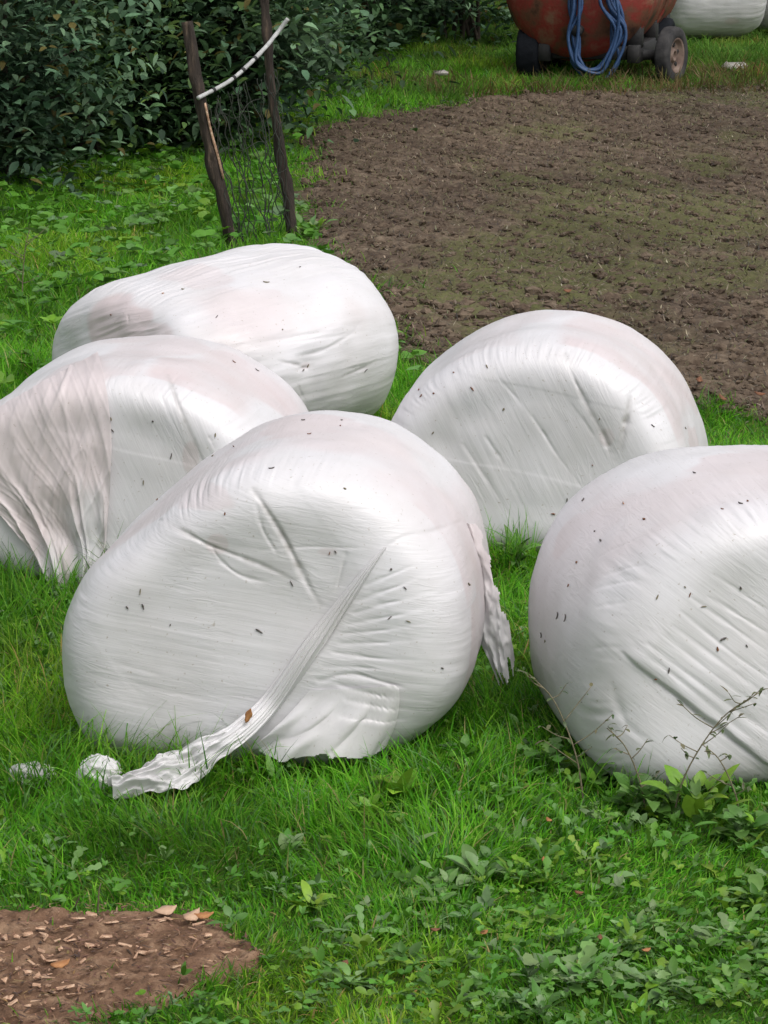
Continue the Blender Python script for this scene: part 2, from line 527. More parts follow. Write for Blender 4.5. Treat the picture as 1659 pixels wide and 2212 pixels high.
# tilled field
fx = np.linspace(FIELD[:, 0].min() - 0.1, FIELD[:, 0].max() + 0.1, 420)
fy = np.linspace(FIELD[:, 1].min() - 0.1, FIELD[:, 1].max() + 0.1, 620)
X, Y = np.meshgrid(fx, fy, indexing='ij')
ins = inside(FIELD, X, Y)
edge = poly_dist(FIELD, X, Y) * np.where(ins, 1, -1) + 0.16 * fbm(X * 2.2, Y * 2.2, seed=31, octv=3)
w = sstep(0.0, 0.25, edge)
rows = np.sin((X * 0.90 + Y * 0.42) * 2 * np.pi / 0.30 + 1.2 * vnoise(X * 1.2, Y * 0.8, seed=4))
hgt = 0.006 * fbm(X * 6, Y * 6, seed=41, octv=2) + 0.011 * fbm(X * 24, Y * 24, seed=42, octv=2) + 0.012 * rows + 0.024
Z = gz(X, Y) + 0.004 + w * np.maximum(hgt, 0.0)
keep = edge > 0.0
idx = -np.ones(X.shape, int)
F = grid_faces(len(fx), len(fy))
kf = keep.ravel()[F].all(1)
F = F[kf]
used = np.unique(F)
re = -np.ones(X.size, int); re[used] = np.arange(len(used))
green = sstep(0.12, 0.65, fbm(X * 0.5 + 3, Y * 0.24, seed=44, octv=3) + 0.40 * sstep(-0.3, 2.6, X) + 0.45 * fbm(X * 2.1, Y * 0.9, seed=46, octv=3) + 0.26)
tag(build("tilled_field", np.stack([X, Y, Z], -1).reshape(-1, 3)[used], re[F], M['field'], attrs={'green': ('FLOAT', green.ravel()[used])}), kind="structure")
FIELD_EDGE = lambda x, y: poly_dist(FIELD, x, y) * np.where(inside(FIELD, x, y), 1, -1)

# bare soil patch
px_ = np.linspace(PATCH[:, 0].min(), PATCH[:, 0].max(), 220); py_ = np.linspace(PATCH[:, 1].min(), PATCH[:, 1].max(), 200)
X, Y = np.meshgrid(px_, py_, indexing='ij')
edge = poly_dist(PATCH, X, Y) * np.where(inside(PATCH, X, Y), 1, -1) + 0.035 * fbm(X * 14, Y * 14, seed=51, octv=3) + 0.03
F = grid_faces(len(px_), len(py_)); F = F[(edge > 0).ravel()[F].all(1)]
used = np.unique(F); re = -np.ones(X.size, int); re[used] = np.arange(len(used))
Z = gz(X, Y) + 0.004 + sstep(0, 0.06, edge) * (0.012 + 0.010 * fbm(X * 22, Y * 22, seed=52, octv=3))
tag(build("bare_soil", np.stack([X, Y, Z], -1).reshape(-1, 3)[used], re[F], M['soil']), kind="structure")
PATCH_EDGE = lambda x, y: poly_dist(PATCH, x, y) * np.where(inside(PATCH, x, y), 1, -1)

# ------------------------------------------------------------------ bales
BALES = []          # footprints: origin, right, axis, half width, length


def superoval(wl, wr, top, n=2.6, flat=0.0):
    """closed outline (u, v) of a slumped bale end; v from 0 up"""
    th = np.linspace(0, 2 * np.pi, 73)[:-1]
    c, s = np.cos(th), np.sin(th)
    ww = np.where(c > 0, wr, wl)
    rr = (np.abs(c) ** n + np.abs(s) ** n) ** (-1 / n)
    return np.stack([ww * rr * c, top / 2 + top / 2 * rr * s], 1)


def bale(name, contact, yaw, L, outline_px=None, outline=None, so=0.2, nexp=3.6, dish=0.03, back=(1.0, 1.0), back_shift=(0, 0),
         nu=400, nv=840, streak=0.0, streak_amp=0.00045, seed=0, creases=(), lumps=0.010, pinks=(), loc=None, dents=(), rimamp=0.0025, steps=(), tilt=0.0, bands=()):
    O = np.array([*(gpt(*contact)[:2] if loc is None else loc), 0.0])
    a = np.array([math.sin(yaw), math.cos(yaw), 0.0])
    r = np.array([math.cos(yaw), -math.sin(yaw), 0.0])
    zz = np.array([0, 0, 1.0])
    base_z = float(gz(O[0] + a[0] * L / 2, O[1] + a[1] * L / 2))
    if outline_px is not None:
        sets = []
        for sp_ in (so, 0.5 * L, 0.76 * L):
            P0 = O + a * sp_
            uv = []
            for p in outline_px:
                d = ray(*p)
                t = ((P0 - CAMP) @ a) / (d @ a)
                q = CAMP + d * t - P0
                uv.append((q @ r, q @ zz - base_z))
            sets.append(np.array(uv))
        uv = sets[0]
    else:
        uv = np.asarray(outline)
    if outline_px is None: sets = [uv]
    for q in sets: q[:, 1] = np.maximum(q[:, 1], -0.01)
    mid = np.mean([(q.max(0) + q.min(0)) / 2 for q in sets], 0)
    c = mid
    th = np.linspace(0, 2 * np.pi, nv, endpoint=False)
    rad = None
    for q in sets:                      # the bale is inside its outline at every depth
        d = q - c
        an = np.arctan2(d[:, 1], d[:, 0]); ra = np.hypot(d[:, 0], d[:, 1])
        o_ = np.argsort(np.mod(an, 2 * np.pi)); an = np.mod(an, 2 * np.pi)[o_]; ra = ra[o_]
        rq = np.interp(th, np.concatenate([an - 2 * np.pi, an, an + 2 * np.pi]), np.tile(ra, 3))
        rad = rq if rad is None else np.minimum(rad, rq)
    down = np.sin(th) < -0.05           # the foot stays on the ground
    rad = np.where(down, np.minimum(np.maximum(rad, 0), (c[1] + 0.01) / np.maximum(-np.sin(th), 1e-3)), rad)
    fr = np.fft.rfft(rad); k = np.arange(len(fr)); fr *= np.exp(-(k / 13.0) ** 2)
    rad = np.fft.irfft(fr, nv)
    # profile front centre -> back centre
    q = np.linspace(0, 1, nu)
    phi = np.pi * q
    # equalise arc length of the superellipse profile
    pp = np.linspace(0, np.pi, 4001)
    rho_ = np.abs(np.sin(pp)) ** (2 / nexp); s_ = -np.sign(np.cos(pp)) * np.abs(np.cos(pp)) ** (2 / nexp)
    rm = float(rad.mean())
    al = np.concatenate([[0], np.cumsum(np.hypot(np.diff(rho_) * rm, np.diff(s_) * L / 2))])
    ss = np.linspace(0, al[-1], nu)
    rho = np.interp(ss, al, rho_); sx = np.interp(ss, al, s_)
    rho[0] = 0.0; rho[-1] = 0.0
    s = L / 2 + sx * L / 2
    f = sstep(0.1, 0.9, s / L)[:, None]
    RHO = rho[:, None] * np.ones((1, nv)); S = s[:, None] * np.ones((1, nv))
    RAD = rad[None, :] * RHO
    cu = c[0] + back_shift[0] * f; cv = c[1]
    U = (c[0] + RAD * np.cos(th)[None, :]) * 1.0
    U = c[0] + (U - c[0]) * (1 + (back[0] - 1) * f) + back_shift[0] * f
    Vv = (c[1] + RAD * np.sin(th)[None, :])
    Vv = Vv * (1 + (back[1] - 1) * f)
    # slightly dished or pillowed ends
    front = (S < L / 2)
    S2 = S + np.where(front, dish, -dish * 0.5) * sstep(0.97, 0.45, RHO)
    S2 = S2 + tilt * (Vv - c[1]) * (1 - f)
    Pt = O + U[..., None] * r + S2[..., None] * a + (Vv + base_z)[..., None] * zz
    shp = Pt.shape

    def normals(Pt):
        du = np.gradient(Pt, axis=0)
        dv = np.roll(Pt, -1, 1) - np.roll(Pt, 1, 1)
        n = np.cross(dv, du)
        ln = np.linalg.norm(n, axis=2, keepdims=True)
        n = n / (ln + 1e-12)
        return n
    nr = normals(Pt)
    sgn = np.sign(((Pt - Pt.mean((0, 1))) * nr).sum(-1).mean())
    nr *= sgn
    nr[0] = -a; nr[-1] = a
    fu, fv = U - c[0], Vv - c[1]
    # raycastable undisplaced copy to read the survey lines on the bale
    Fq = grid_faces(nu, nv, True)
    sub = slice(None, None, 4)
    Pl = Pt[sub][:, sub]
    bv = BVHTree.FromPolygons([tuple(v) for v in Pl.reshape(-1, 3)], grid_faces(Pl.shape[0], Pl.shape[1], True).tolist())

    def hit(px, py):
        h = bv.ray_cast(Vector(CAMP), Vector(ray(px, py)))
        return None if h[0] is None else np.array(h[0])
    disp = lumps * fbm(Pt[..., 0] * 2.6, Pt[..., 1] * 2.6, Pt[..., 2] * 2.6, seed=seed, octv=3)
    # streaks: film stretched across the ends; along the axis on the side
    ca, sa = math.cos(streak), math.sin(streak)
    along_f = fu * ca + fv * sa; across_f = -fu * sa + fv * ca
    thR = th[None, :] * rm + 0 * S
    m = sstep(0.07, 0.26, S / L)
    side_n = fbm(thR * 38, S * 4.5, seed=seed + 3, octv=2)
    face_n = fbm(across_f * 42, along_f * 3.2, seed=seed + 4, octv=2)
    pat = sstep(-0.35, 0.5, fbm(fu * 2.5, fv * 2.5, S * 2, seed=seed + 6, octv=2))
    disp = disp + streak_amp * (m * side_n * 1.2 + (1 - m) * (face_n + 1.3 * (0.5 - np.abs(fbm(across_f * 26, along_f * 3.5, seed=seed + 14, octv=2))))) * (0.35 + 0.65 * pat)
    # overlapping film bands crossing the end: thin stepped edges
    for q_, (da, wdt, ah) in enumerate(((0.0, 0.23, 0.0007), (0.9, 0.31, 0.0006), (-0.75, 0.37, 0.0005))):
        cb, sb = math.cos(streak + da), math.sin(streak + da)
        ab_ = (-fu * sb + fv * cb) + 0.010 * vnoise((fu * cb + fv * sb) * 3, fu * 0, seed=seed + 60 + q_)
        kq = ab_ / wdt + 0.37 * q_ + seed * 0.013
        fr_ = kq - np.floor(kq)
        lev = _h(np.floor(kq), np.floor(kq) * 0, np.floor(kq) * 0, seed + 70 + q_); lev1 = _h(np.floor(kq) + 1, np.floor(kq) * 0, np.floor(kq) * 0, seed + 70 + q_)
        disp = disp + ah * (lev + (lev1 - lev) * sstep(0.96, 1.0, fr_)) * (1 - m) * 2
    # puckers round the rim
    ringw = np.exp(-((RHO - 0.93) / 0.06) ** 2) * (np.where(S < L * 0.35, 1.0, 0.3))
    disp = disp + rimamp * ringw * fbm(th[None, :] * 26 + 0.0 * S, S * 5, seed=seed + 5, octv=2) * (0.4 + 0.6 * sstep(-0.3, 0.4, vnoise(th[None, :] * 1.6 + 0 * S, S * 0, seed=seed + 8)))
    dirt = np.zeros(U.shape); pink = np.zeros(U.shape)
    flat = Pt.reshape(-1, 3)
    for cr in creases:
        pts, wid, dep = cr[0], cr[1], cr[2]
        grime = cr[3] if len(cr) > 3 else 0.0
        H = [hit(*p) for p in pts]
        H = [h for h in H if h is not None]
        if len(H) < 2: continue
        C = spline(H, max(8, 6 * len(H)))
        # only vertices near the line
        lo, hi = C.min(0) - 4 * wid, C.max(0) + 4 * wid
        near = np.where(((flat > lo) & (flat < hi)).all(1))[0]
        if not len(near): continue
        Q = flat[near]
        best = np.full(len(Q), 1e9); bt = np.zeros(len(Q))
        for i in range(len(C) - 1):
            ab = C[i + 1] - C[i]
            t = np.clip(((Q - C[i]) @ ab) / (ab @ ab + 1e-12), 0, 1)
            dd = np.linalg.norm(Q - C[i] - t[:, None] * ab, axis=1)
            u_ = dd < best
            best = np.where(u_, dd, best); bt = np.where(u_, (i + t) / (len(C) - 1), bt)
        taper = np.clip(np.sin(np.pi * np.clip(bt * 0.92 + 0.06, 0, 1)), 0, 1) ** 0.6
        wv = wid * (0.62 + 0.25 * vnoise(bt * 7, bt * 0 + len(pts), seed=seed + 15))
        sd = 0.5 + 0.5 * np.tanh(((Q - C[len(C) // 2]) @ np.cross(C[-1] - C[0], a) / np.linalg.norm(C[-1] - C[0])) / (0.4 * wid))
        g = np.exp(-(best / wv) ** 2) * 0.8 + 0.35 * np.exp(-(best / (3.0 * wid)) ** 2) * sd
        g = g * (0.65 + 0.5 * vnoise(bt * 5, bt * 0 + 3.3, seed=seed + 16))
        dl = np.zeros(len(flat)); dl[near] = -0.95 * dep * g * taper
        disp = disp + dl.reshape(U.shape)
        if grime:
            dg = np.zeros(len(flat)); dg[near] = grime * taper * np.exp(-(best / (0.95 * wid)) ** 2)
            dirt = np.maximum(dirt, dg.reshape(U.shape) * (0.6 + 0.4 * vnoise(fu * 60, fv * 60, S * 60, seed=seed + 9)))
    for (p, rr_, amp) in dents:
        h = hit(*p)
        if h is None: continue
        dd = np.linalg.norm(Pt - h, axis=2)
        disp = disp - amp * np.exp(-(dd / rr_) ** 2)
    for (p0, p1, amp, wd, side, reach) in steps:      # a film edge: one side of the line stands proud
        h0, h1 = hit(*p0), hit(*p1)
        if h0 is None or h1 is None: continue
        dl = h1 - h0; dln = np.linalg.norm(dl)
        e = dl / dln
        perp = np.cross(e, a); perp /= np.linalg.norm(perp)
        if perp[2] < 0: perp = -perp
        t = (Pt - h0) @ e; v = (Pt - h0) @ perp
        v = v + 0.006 * vnoise(t * 14, t * 0, seed=seed + 12)
        msk = sstep(-0.02, 0.06, t) * (front)
        disp = disp + amp * sstep(-wd, wd, v * side) * np.exp(-(np.maximum(v * side, 0) / reach) ** 2) * msk
    for (p, ru, rv_, amt) in pinks:
        h = hit(*p)
        if h is None: continue
        dv_ = Pt - h
        du_ = dv_ @ r; dz = dv_ @ zz; ds = dv_ @ a
        dd = np.sqrt((du_ / ru) ** 2 + (dz / rv_) ** 2 + (ds / max(ru, rv_)) ** 2)
        dd = dd + 0.35 * fbm(thR * 3.0, S * 7, seed=seed + 21, octv=3)
        pink = np.maximum(pink, amt * sstep(1.05, 0.75, dd))
    for (t0, t1, s0, amt) in bands:
        tt = np.degrees(th)[None, :] + 9 * vnoise(S * 5, S * 0, seed=seed + 41) + 0 * S
        e_ = s0 + 0.02 * vnoise(thR * 5, thR * 0, seed=seed + 42)
        w_ = sstep(t0 - 5, t0 + 4, tt) * sstep(t1 + 5, t1 - 4, tt) * sstep(e_ - 0.01, e_ + 0.012, S) * sstep(L, L * 0.6, S)
        pink = np.maximum(pink, amt * w_ * (0.75 + 0.25 * fbm(thR * 6, S * 9, seed=seed + 43, octv=3)))
    # old dust blotches on the upper side
    pb = sstep(0.15, 0.75, fbm(thR * 1.6, S * 2.4, seed=seed + 30, octv=3)) * sstep(0.3, 0.8, nr[..., 2]) * m
    pink = np.maximum(pink, 0.55 * pb)
    # faint splash of soil near the ground
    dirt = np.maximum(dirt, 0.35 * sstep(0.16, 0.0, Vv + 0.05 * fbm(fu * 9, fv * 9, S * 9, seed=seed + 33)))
    Pt = Pt + nr * disp[..., None]
    Pt[..., 2] = np.where(Pt[..., 2] < base_z + 0.02, base_z + 0.02 - 0.02 * (1 - np.exp((Pt[..., 2] - base_z - 0.02) / 0.02)), Pt[..., 2])
    wrap = np.stack([across_f, along_f, 0 * S], -1); wrap2 = np.stack([thR, S, 0 * S], -1)
    Fq = Fq if sgn > 0 else Fq[:, ::-1]
    # orientation: make faces point outwards
    V0 = Pt.reshape(-1, 3)
    i0 = Fq[len(Fq) // 4]
    nn = np.cross(V0[i0[1]] - V0[i0[0]], V0[i0[3]] - V0[i0[0]])
    if nn @ (V0[i0[0]] - V0.mean(0)) < 0: Fq = Fq[:, ::-1]
    org = O + a * (L / 2) + np.array([0, 0, base_z])
    o = build(name, V0 - org, Fq, M['film'], attrs={'pink': ('FLOAT', pink.ravel()), 'dirt': ('FLOAT', dirt.ravel()), 'wrap': ('FLOAT_VECTOR', wrap.reshape(-1, 3)), 'wrap_side': ('FLOAT_VECTOR', wrap2.reshape(-1, 3)), 'side': ('FLOAT', m.ravel())})
    o.location = org
    hw = float((rad * np.cos(th)).max() - (rad * np.cos(th)).min()) / 2
    BALES.append((O + r * c[0], r, a, hw, L))
    Pl = Pt[::2, ::2]
    bv2 = BVHTree.FromPolygons([tuple(v) for v in Pl.reshape(-1, 3)], grid_faces(Pl.shape[0], Pl.shape[1], True).tolist())
    return dict(o=o, bvh=bv2, O=O, a=a, r=r, L=L, c=c, org=org)


def on_bale(b, px, py):
    h = b['bvh'].ray_cast(Vector(CAMP), Vector(ray(px, py)))
    if h[0] is None: return None, None
    n = np.array(h[1]); p = np.array(h[0])
    if n @ ray(px, py) > 0: n = -n
    return p, n


# the bale in the middle of the front
F_OUT = [(125, 1400), (130, 1350), (160, 1280), (215, 1195), (280, 1130), (345, 1080), (420, 1020), (500, 960), (580, 912), (660, 893), (750, 893), (830, 905), (900, 940),
         (960, 990), (1010, 1050), (1045, 1120), (1062, 1200), (1066, 1290), (1056, 1370), (1030, 1450), (985, 1530), (920, 1590), (840, 1640), (720, 1670), (600, 1690), (450, 1700), (330, 1695), (250, 1670),
         (190, 1600), (150, 1520), (130, 1450)]
bf = bale("silage_bale", (590, 1690), R(7), 1.12, F_OUT, so=0.24, nexp=4.6, dish=0.045, streak=R(-9), seed=100, bands=[(98, 155, 0.20, 0.55), (-2, 30, 0.20, 0.7), (330, 362, 0.24, 0.6)], tilt=0.05, streak_amp=0.0005,
          creases=[([(548, 1062), (575, 1100), (610, 1160), (640, 1220), (665, 1270), (690, 1310)], 0.012, 0.014, 0.9),
                   ([(555, 1090), (570, 1150), (600, 1200)], 0.010, 0.005, 0.2),
                   ([(345, 1125), (400, 1150), (455, 1180), (520, 1205), (590, 1235), (640, 1260)], 0.010, 0.008, 0.7),
                   ([(455, 1180), (480, 1215), (520, 1245), (580, 1262)], 0.010, 0.005, 0.2),
                   ([(560, 1190), (650, 1184), (740, 1186), (820, 1184)], 0.006, 0.003, 0.15),
                   ([(835, 1180), (880, 1155), (940, 1145), (1000, 1125), (1050, 1085)], 0.010, 0.006, 0.15),
                   ([(745, 1195), (735, 1240), (725, 1280)], 0.008, 0.006, 0.2),
                   ([(770, 1300), (850, 1270), (930, 1240)], 0.009, 0.006), ([(765, 1325), (850, 1300), (950, 1285)], 0.009, 0.006), ([(750, 1350), (850, 1330), (940, 1312)], 0.008, 0.005),
                   ([(740, 1370), (820, 1362), (920, 1345)], 0.008, 0.005), ([(735, 1392), (820, 1388), (930, 1380)], 0.008, 0.005), ([(790, 1265), (850, 1240), (900, 1218)], 0.008, 0.005),
                   ([(720, 1410), (800, 1420), (900, 1425)], 0.009, 0.006), ([(690, 1470), (760, 1455), (850, 1478), (960, 1490)], 0.010, 0.010, 0.15), ([(700, 1440), (790, 1442), (930, 1455)], 0.008, 0.005),
                   ([(735, 1480), (820, 1500), (930, 1510)], 0.009, 0.007), ([(750, 1510), (830, 1525), (900, 1535)], 0.008, 0.006), ([(740, 1545), (820, 1552), (880, 1555)], 0.008, 0.006),
                   ([(300, 1480), (480, 1520), (520, 1530)], 0.010, 0.002), ([(200, 1420), (360, 1460)], 0.010, 0.002)],
          dents=[((650, 1270), 0.20, 0.022), ((690, 1330), 0.10, 0.010)],
          pinks=[((640, 915), 0.16, 0.05, 0.7), ((1010, 1150), 0.10, 0.10, 0.6), ((1040, 1230), 0.05, 0.16, 0.6), ((470, 1175), 0.03, 0.03, 0.5), ((420, 1060), 0.22, 0.03, 0.45), ((705, 1195), 0.03, 0.012, 0.4)])
tag(bf['o'], "large white wrapped bale with a long twisted film tail hanging down into the grass", "bale", "wrapped silage bales in front of the field")

# right front bale, cut by the frame
Q_OUT = [(1137, 1330), (1139, 1270), (1153, 1210), (1190, 1140), (1240, 1085), (1305, 1037), (1375, 1002), (1460, 979), (1550, 969), (1659, 965), (1760, 970), (1870, 995), (1980, 1050), (2080, 1140), (2150, 1240), (2175, 1350),
         (2160, 1460), (2110, 1560), (2030, 1640), (1900, 1720), (1700, 1750), (1550, 1750), (1420, 1735), (1330, 1700), (1245, 1645), (1178, 1550), (1144, 1430)]
bq = bale("silage_bale", (1660, 1745), R(-9), 1.12, Q_OUT, so=0.22, nexp=4.8, dish=0.035, streak=R(-38), seed=200, bands=[(62, 100, 0.30, 0.6), (145, 158, 0.32, 0.4)], streak_amp=0.0005, tilt=0.03,
          creases=[([(1345, 1410), (1400, 1450), (1470, 1510), (1540, 1570), (1600, 1612), (1659, 1650)], 0.012, 0.010, 0.25),
                   ([(1370, 1395), (1450, 1455), (1540, 1530), (1640, 1610)], 0.009, 0.005), ([(1400, 1390), (1490, 1460), (1590, 1535), (1659, 1580)], 0.010, 0.006),
                   ([(1420, 1360), (1520, 1440), (1620, 1515)], 0.009, 0.005), ([(1450, 1350), (1550, 1425), (1659, 1505)], 0.010, 0.005), ([(1470, 1320), (1580, 1410), (1659, 1465)], 0.009, 0.005),
                   ([(1490, 1290), (1590, 1360), (1659, 1410)], 0.009, 0.004), ([(1530, 1290), (1620, 1345), (1659, 1370)], 0.009, 0.004), ([(1540, 1240), (1659, 1320)], 0.010, 0.003),
                   ([(1290, 1200), (1350, 1170), (1400, 1150)], 0.010, 0.004), ([(1300, 1240), (1350, 1222), (1390, 1215)], 0.010, 0.005), ([(1280, 1270), (1330, 1255), (1370, 1250)], 0.010, 0.005), ([(1285, 1310), (1345, 1300)], 0.010, 0.005),
                   ([(1200, 1420), (1290, 1400), (1340, 1400)], 0.010, 0.004), ([(1190, 1450), (1290, 1430)], 0.010, 0.004), ([(1320, 1480), (1350, 1560), (1400, 1600)], 0.02, 0.006)],
          steps=[((1345, 1408), (1659, 1648), 0.014, 0.006, 1, 0.25)],
          dents=[((1600, 1330), 0.25, 0.010), ((1340, 1260), 0.09, 0.010)],
          pinks=[((1610, 1000), 0.18, 0.05, 0.65), ((1232, 1150), 0.07, 0.10, 0.5), ((1300, 1075), 0.03, 0.06, 0.4)])
tag(bq['o'], "large white wrapped bale with slanting stretch lines, cut off by the right edge", "bale", "wrapped silage bales in front of the field")

# bale behind, right
R_OUT = [(822, 1000), (828, 930), (842, 885), (880, 840), (930, 795), (990, 745), (1060, 705), (1130, 682), (1200, 672), (1270, 678), (1340, 700), (1400, 740), (1450, 790), (1490, 850), (1517, 915), (1530, 975), (1533, 1050),
         (1510, 1130), (1440, 1195), (1300, 1230), (1150, 1240), (1000, 1230), (895, 1180), (835, 1090)]
br = bale("silage_bale", (1180, 1235), R(9), 1.1, R_OUT, so=0.17, nexp=5.6, dish=0.035, streak=R(-62), seed=300, bands=[(2, 75, 0.16, 0.8), (100, 135, 0.14, 0.4)], tilt=0.04,
          creases=[([(1220, 765), (1245, 830), (1275, 890), (1310, 950), (1335, 990)], 0.012, 0.010, 0.6),
                   ([(1362, 860), (1350, 920), (1338, 980)], 0.014, 0.014, 0.8), ([(1300, 935), (1315, 975), (1330, 1000)], 0.012, 0.008, 0.35),
                   ([(1050, 945), (1080, 990), (1110, 1030)], 0.008, 0.005, 0.2), ([(1000, 960), (1060, 1050), (1110, 1130)], 0.008, 0.005, 0.2), ([(1150, 900), (1200, 980), (1260, 1060)], 0.008, 0.004, 0.12),
                   ([(1080, 820), (1150, 900)], 0.01, 0.003), ([(1280, 940), (1255, 900), (1230, 870)], 0.008, 0.003, 0.15), ([(1170, 930), (1190, 960)], 0.006, 0.004, 0.25)],
          dents=[((1180, 960), 0.25, 0.010), ((1000, 900), 0.08, 0.008), ((960, 960), 0.07, 0.010)],
          pinks=[((1370, 730), 0.12, 0.06, 0.6), ((1470, 800), 0.07, 0.12, 0.55), ((1500, 950), 0.03, 0.12, 0.6), ((1120, 690), 0.2, 0.03, 0.35), ((1310, 945), 0.03, 0.04, 0.4)])
tag(br['o'], "white wrapped bale with dark slanting creases, standing behind the gap between the two front bales", "bale", "wrapped silage bales in front of the field")

# bale at the left, partly out of the frame
L_OUT = [(-110, 1060), (-100, 980), (-60, 905), (0, 852), (60, 818), (115, 785), (180, 752), (250, 735), (330, 731), (420, 738), (490, 755), (550, 785), (600, 825), (640, 865), (672, 920), (685, 1000), (675, 1090), (630, 1180), (545, 1250),
         (420, 1280), (250, 1290), (90, 1275), (-20, 1225), (-85, 1150)]
bl = bale("silage_bale", (290, 1285), R(8), 1.1, L_OUT, so=0.17, nexp=5.6, dish=0.035, streak=R(-66), seed=400, bands=[(18, 62, 0.15, 0.9), (66, 110, 0.13, 0.55)], tilt=0.04,
          creases=[([(362, 805), (378, 850), (398, 910), (425, 970), (445, 1020)], 0.011, 0.010, 0.6), ([(330, 800), (350, 860), (380, 930), (410, 990)], 0.008, 0.004),
                   ([(300, 850), (350, 960)], 0.008, 0.003), ([(450, 940), (465, 970)], 0.008, 0.004, 0.2)],
          dents=[((320, 980), 0.25, 0.008)],
          pinks=[((500, 775), 0.14, 0.05, 0.75), ((400, 745), 0.16, 0.035, 0.6), ((410, 985), 0.03, 0.06, 0.55), ((150, 800), 0.2, 0.06, 0.6), ((560, 820), 0.06, 0.05, 0.5)])
tag(bl['o'], "white wrapped bale at the left with a crumpled pinkish film sheet hanging over its end", "bale", "wrapped silage bales in front of the field")

# bale lying crosswise at the back
bb = bale("silage_bale", None, R(53), 1.26, outline=superoval(0.65, 0.65, 0.73, 2.2), loc=(gpt(222, 1010)[0], gpt(222, 1010)[1]), back=(0.95, 1.14), nexp=4.0, dish=0.05, streak=R(20), seed=500, lumps=0.016, streak_amp=0.0022,
          creases=[([(640, 770), (700, 755), (760, 720), (780, 690)], 0.011, 0.007, 0.1), ([(600, 780), (650, 790), (670, 800)], 0.010, 0.009, 0.25), ([(640, 800), (680, 790)], 0.010, 0.008, 0.2),
                   ([(740, 815), (790, 795), (815, 780)], 0.010, 0.007, 0.3), ([(560, 740), (650, 725), (740, 715)], 0.010, 0.004), ([(620, 740), (700, 730), (800, 712)], 0.009, 0.004), ([(640, 830), (660, 870)], 0.009, 0.005, 0.1),
                   ([(270, 650), (272, 690), (268, 720)], 0.006, 0.003, 0.1)],
          dents=[((310, 700), 0.13, 0.03), ((660, 790), 0.05, 0.010)],
          pinks=[((255, 700), 0.20, 0.17, 0.9), ((330, 720), 0.1, 0.06, 0.7), ((580, 640), 0.08, 0.08, 0.4), ((420, 600), 0.22, 0.04, 0.45), ((665, 790), 0.03, 0.02, 0.4)])  # left-end marks: pink film tint plus that end's shade put into the colour
tag(bb['o'], "white wrapped bale lying crosswise behind the left bale, nearest to the wooden posts", "bale", "wrapped silage bales in front of the field")

# two bales beyond the tank trailer
b6p = gpt(1545, 97)
b6 = bale("silage_bale", None, R(74), 1.15, outline=superoval(0.62, 0.62, 1.16, 2.3), loc=(b6p[0] - 0.62, b6p[1] + 0.45), nexp=4.5, nu=120, nv=300, seed=600, streak_amp=0.002, lumps=0.012, pinks=[((1580, 45), 0.08, 0.05, 0.7)])
tag(b6['o'], "distant white wrapped bale beside the rusty tank, smudged on its side", "bale", "wrapped bales beyond the trailer")
b7 = bale("silage_bale", None, R(70), 1.15, outline=superoval(0.62, 0.62, 1.16, 2.3), loc=(b6p[0] + 0.50, b6p[1] + 1.3), nexp=4.5, nu=120, nv=300, seed=700, streak_amp=0.002, lumps=0.012)
tag(b7['o'], "distant white wrapped bale at the top right corner of the photo", "bale", "wrapped bales beyond the trailer")


# ------------------------------------------------------------------ loose film pieces
def film_attrs(n, pink=None, dirt=None, wrap=None):
    return {'pink': ('FLOAT', np.zeros(n) if pink is None else pink), 'dirt': ('FLOAT', np.zeros(n) if dirt is None else dirt), 'wrap': ('FLOAT_VECTOR', np.zeros((n, 3)) if wrap is None else wrap)}


def to_parent(o, b):
    o.parent = b['o']
    o.data.transform(__import__('mathutils').Matrix.Translation(Vector(-b['org'])))


def pix_rows(left, right, nu, nv):
    A = spline(left, nu); B = spline(right, nu)
    t = np.linspace(0, 1, nv)[None, :, None]
    return A[:, None, :] * (1 - t) + B[:, None, :] * t


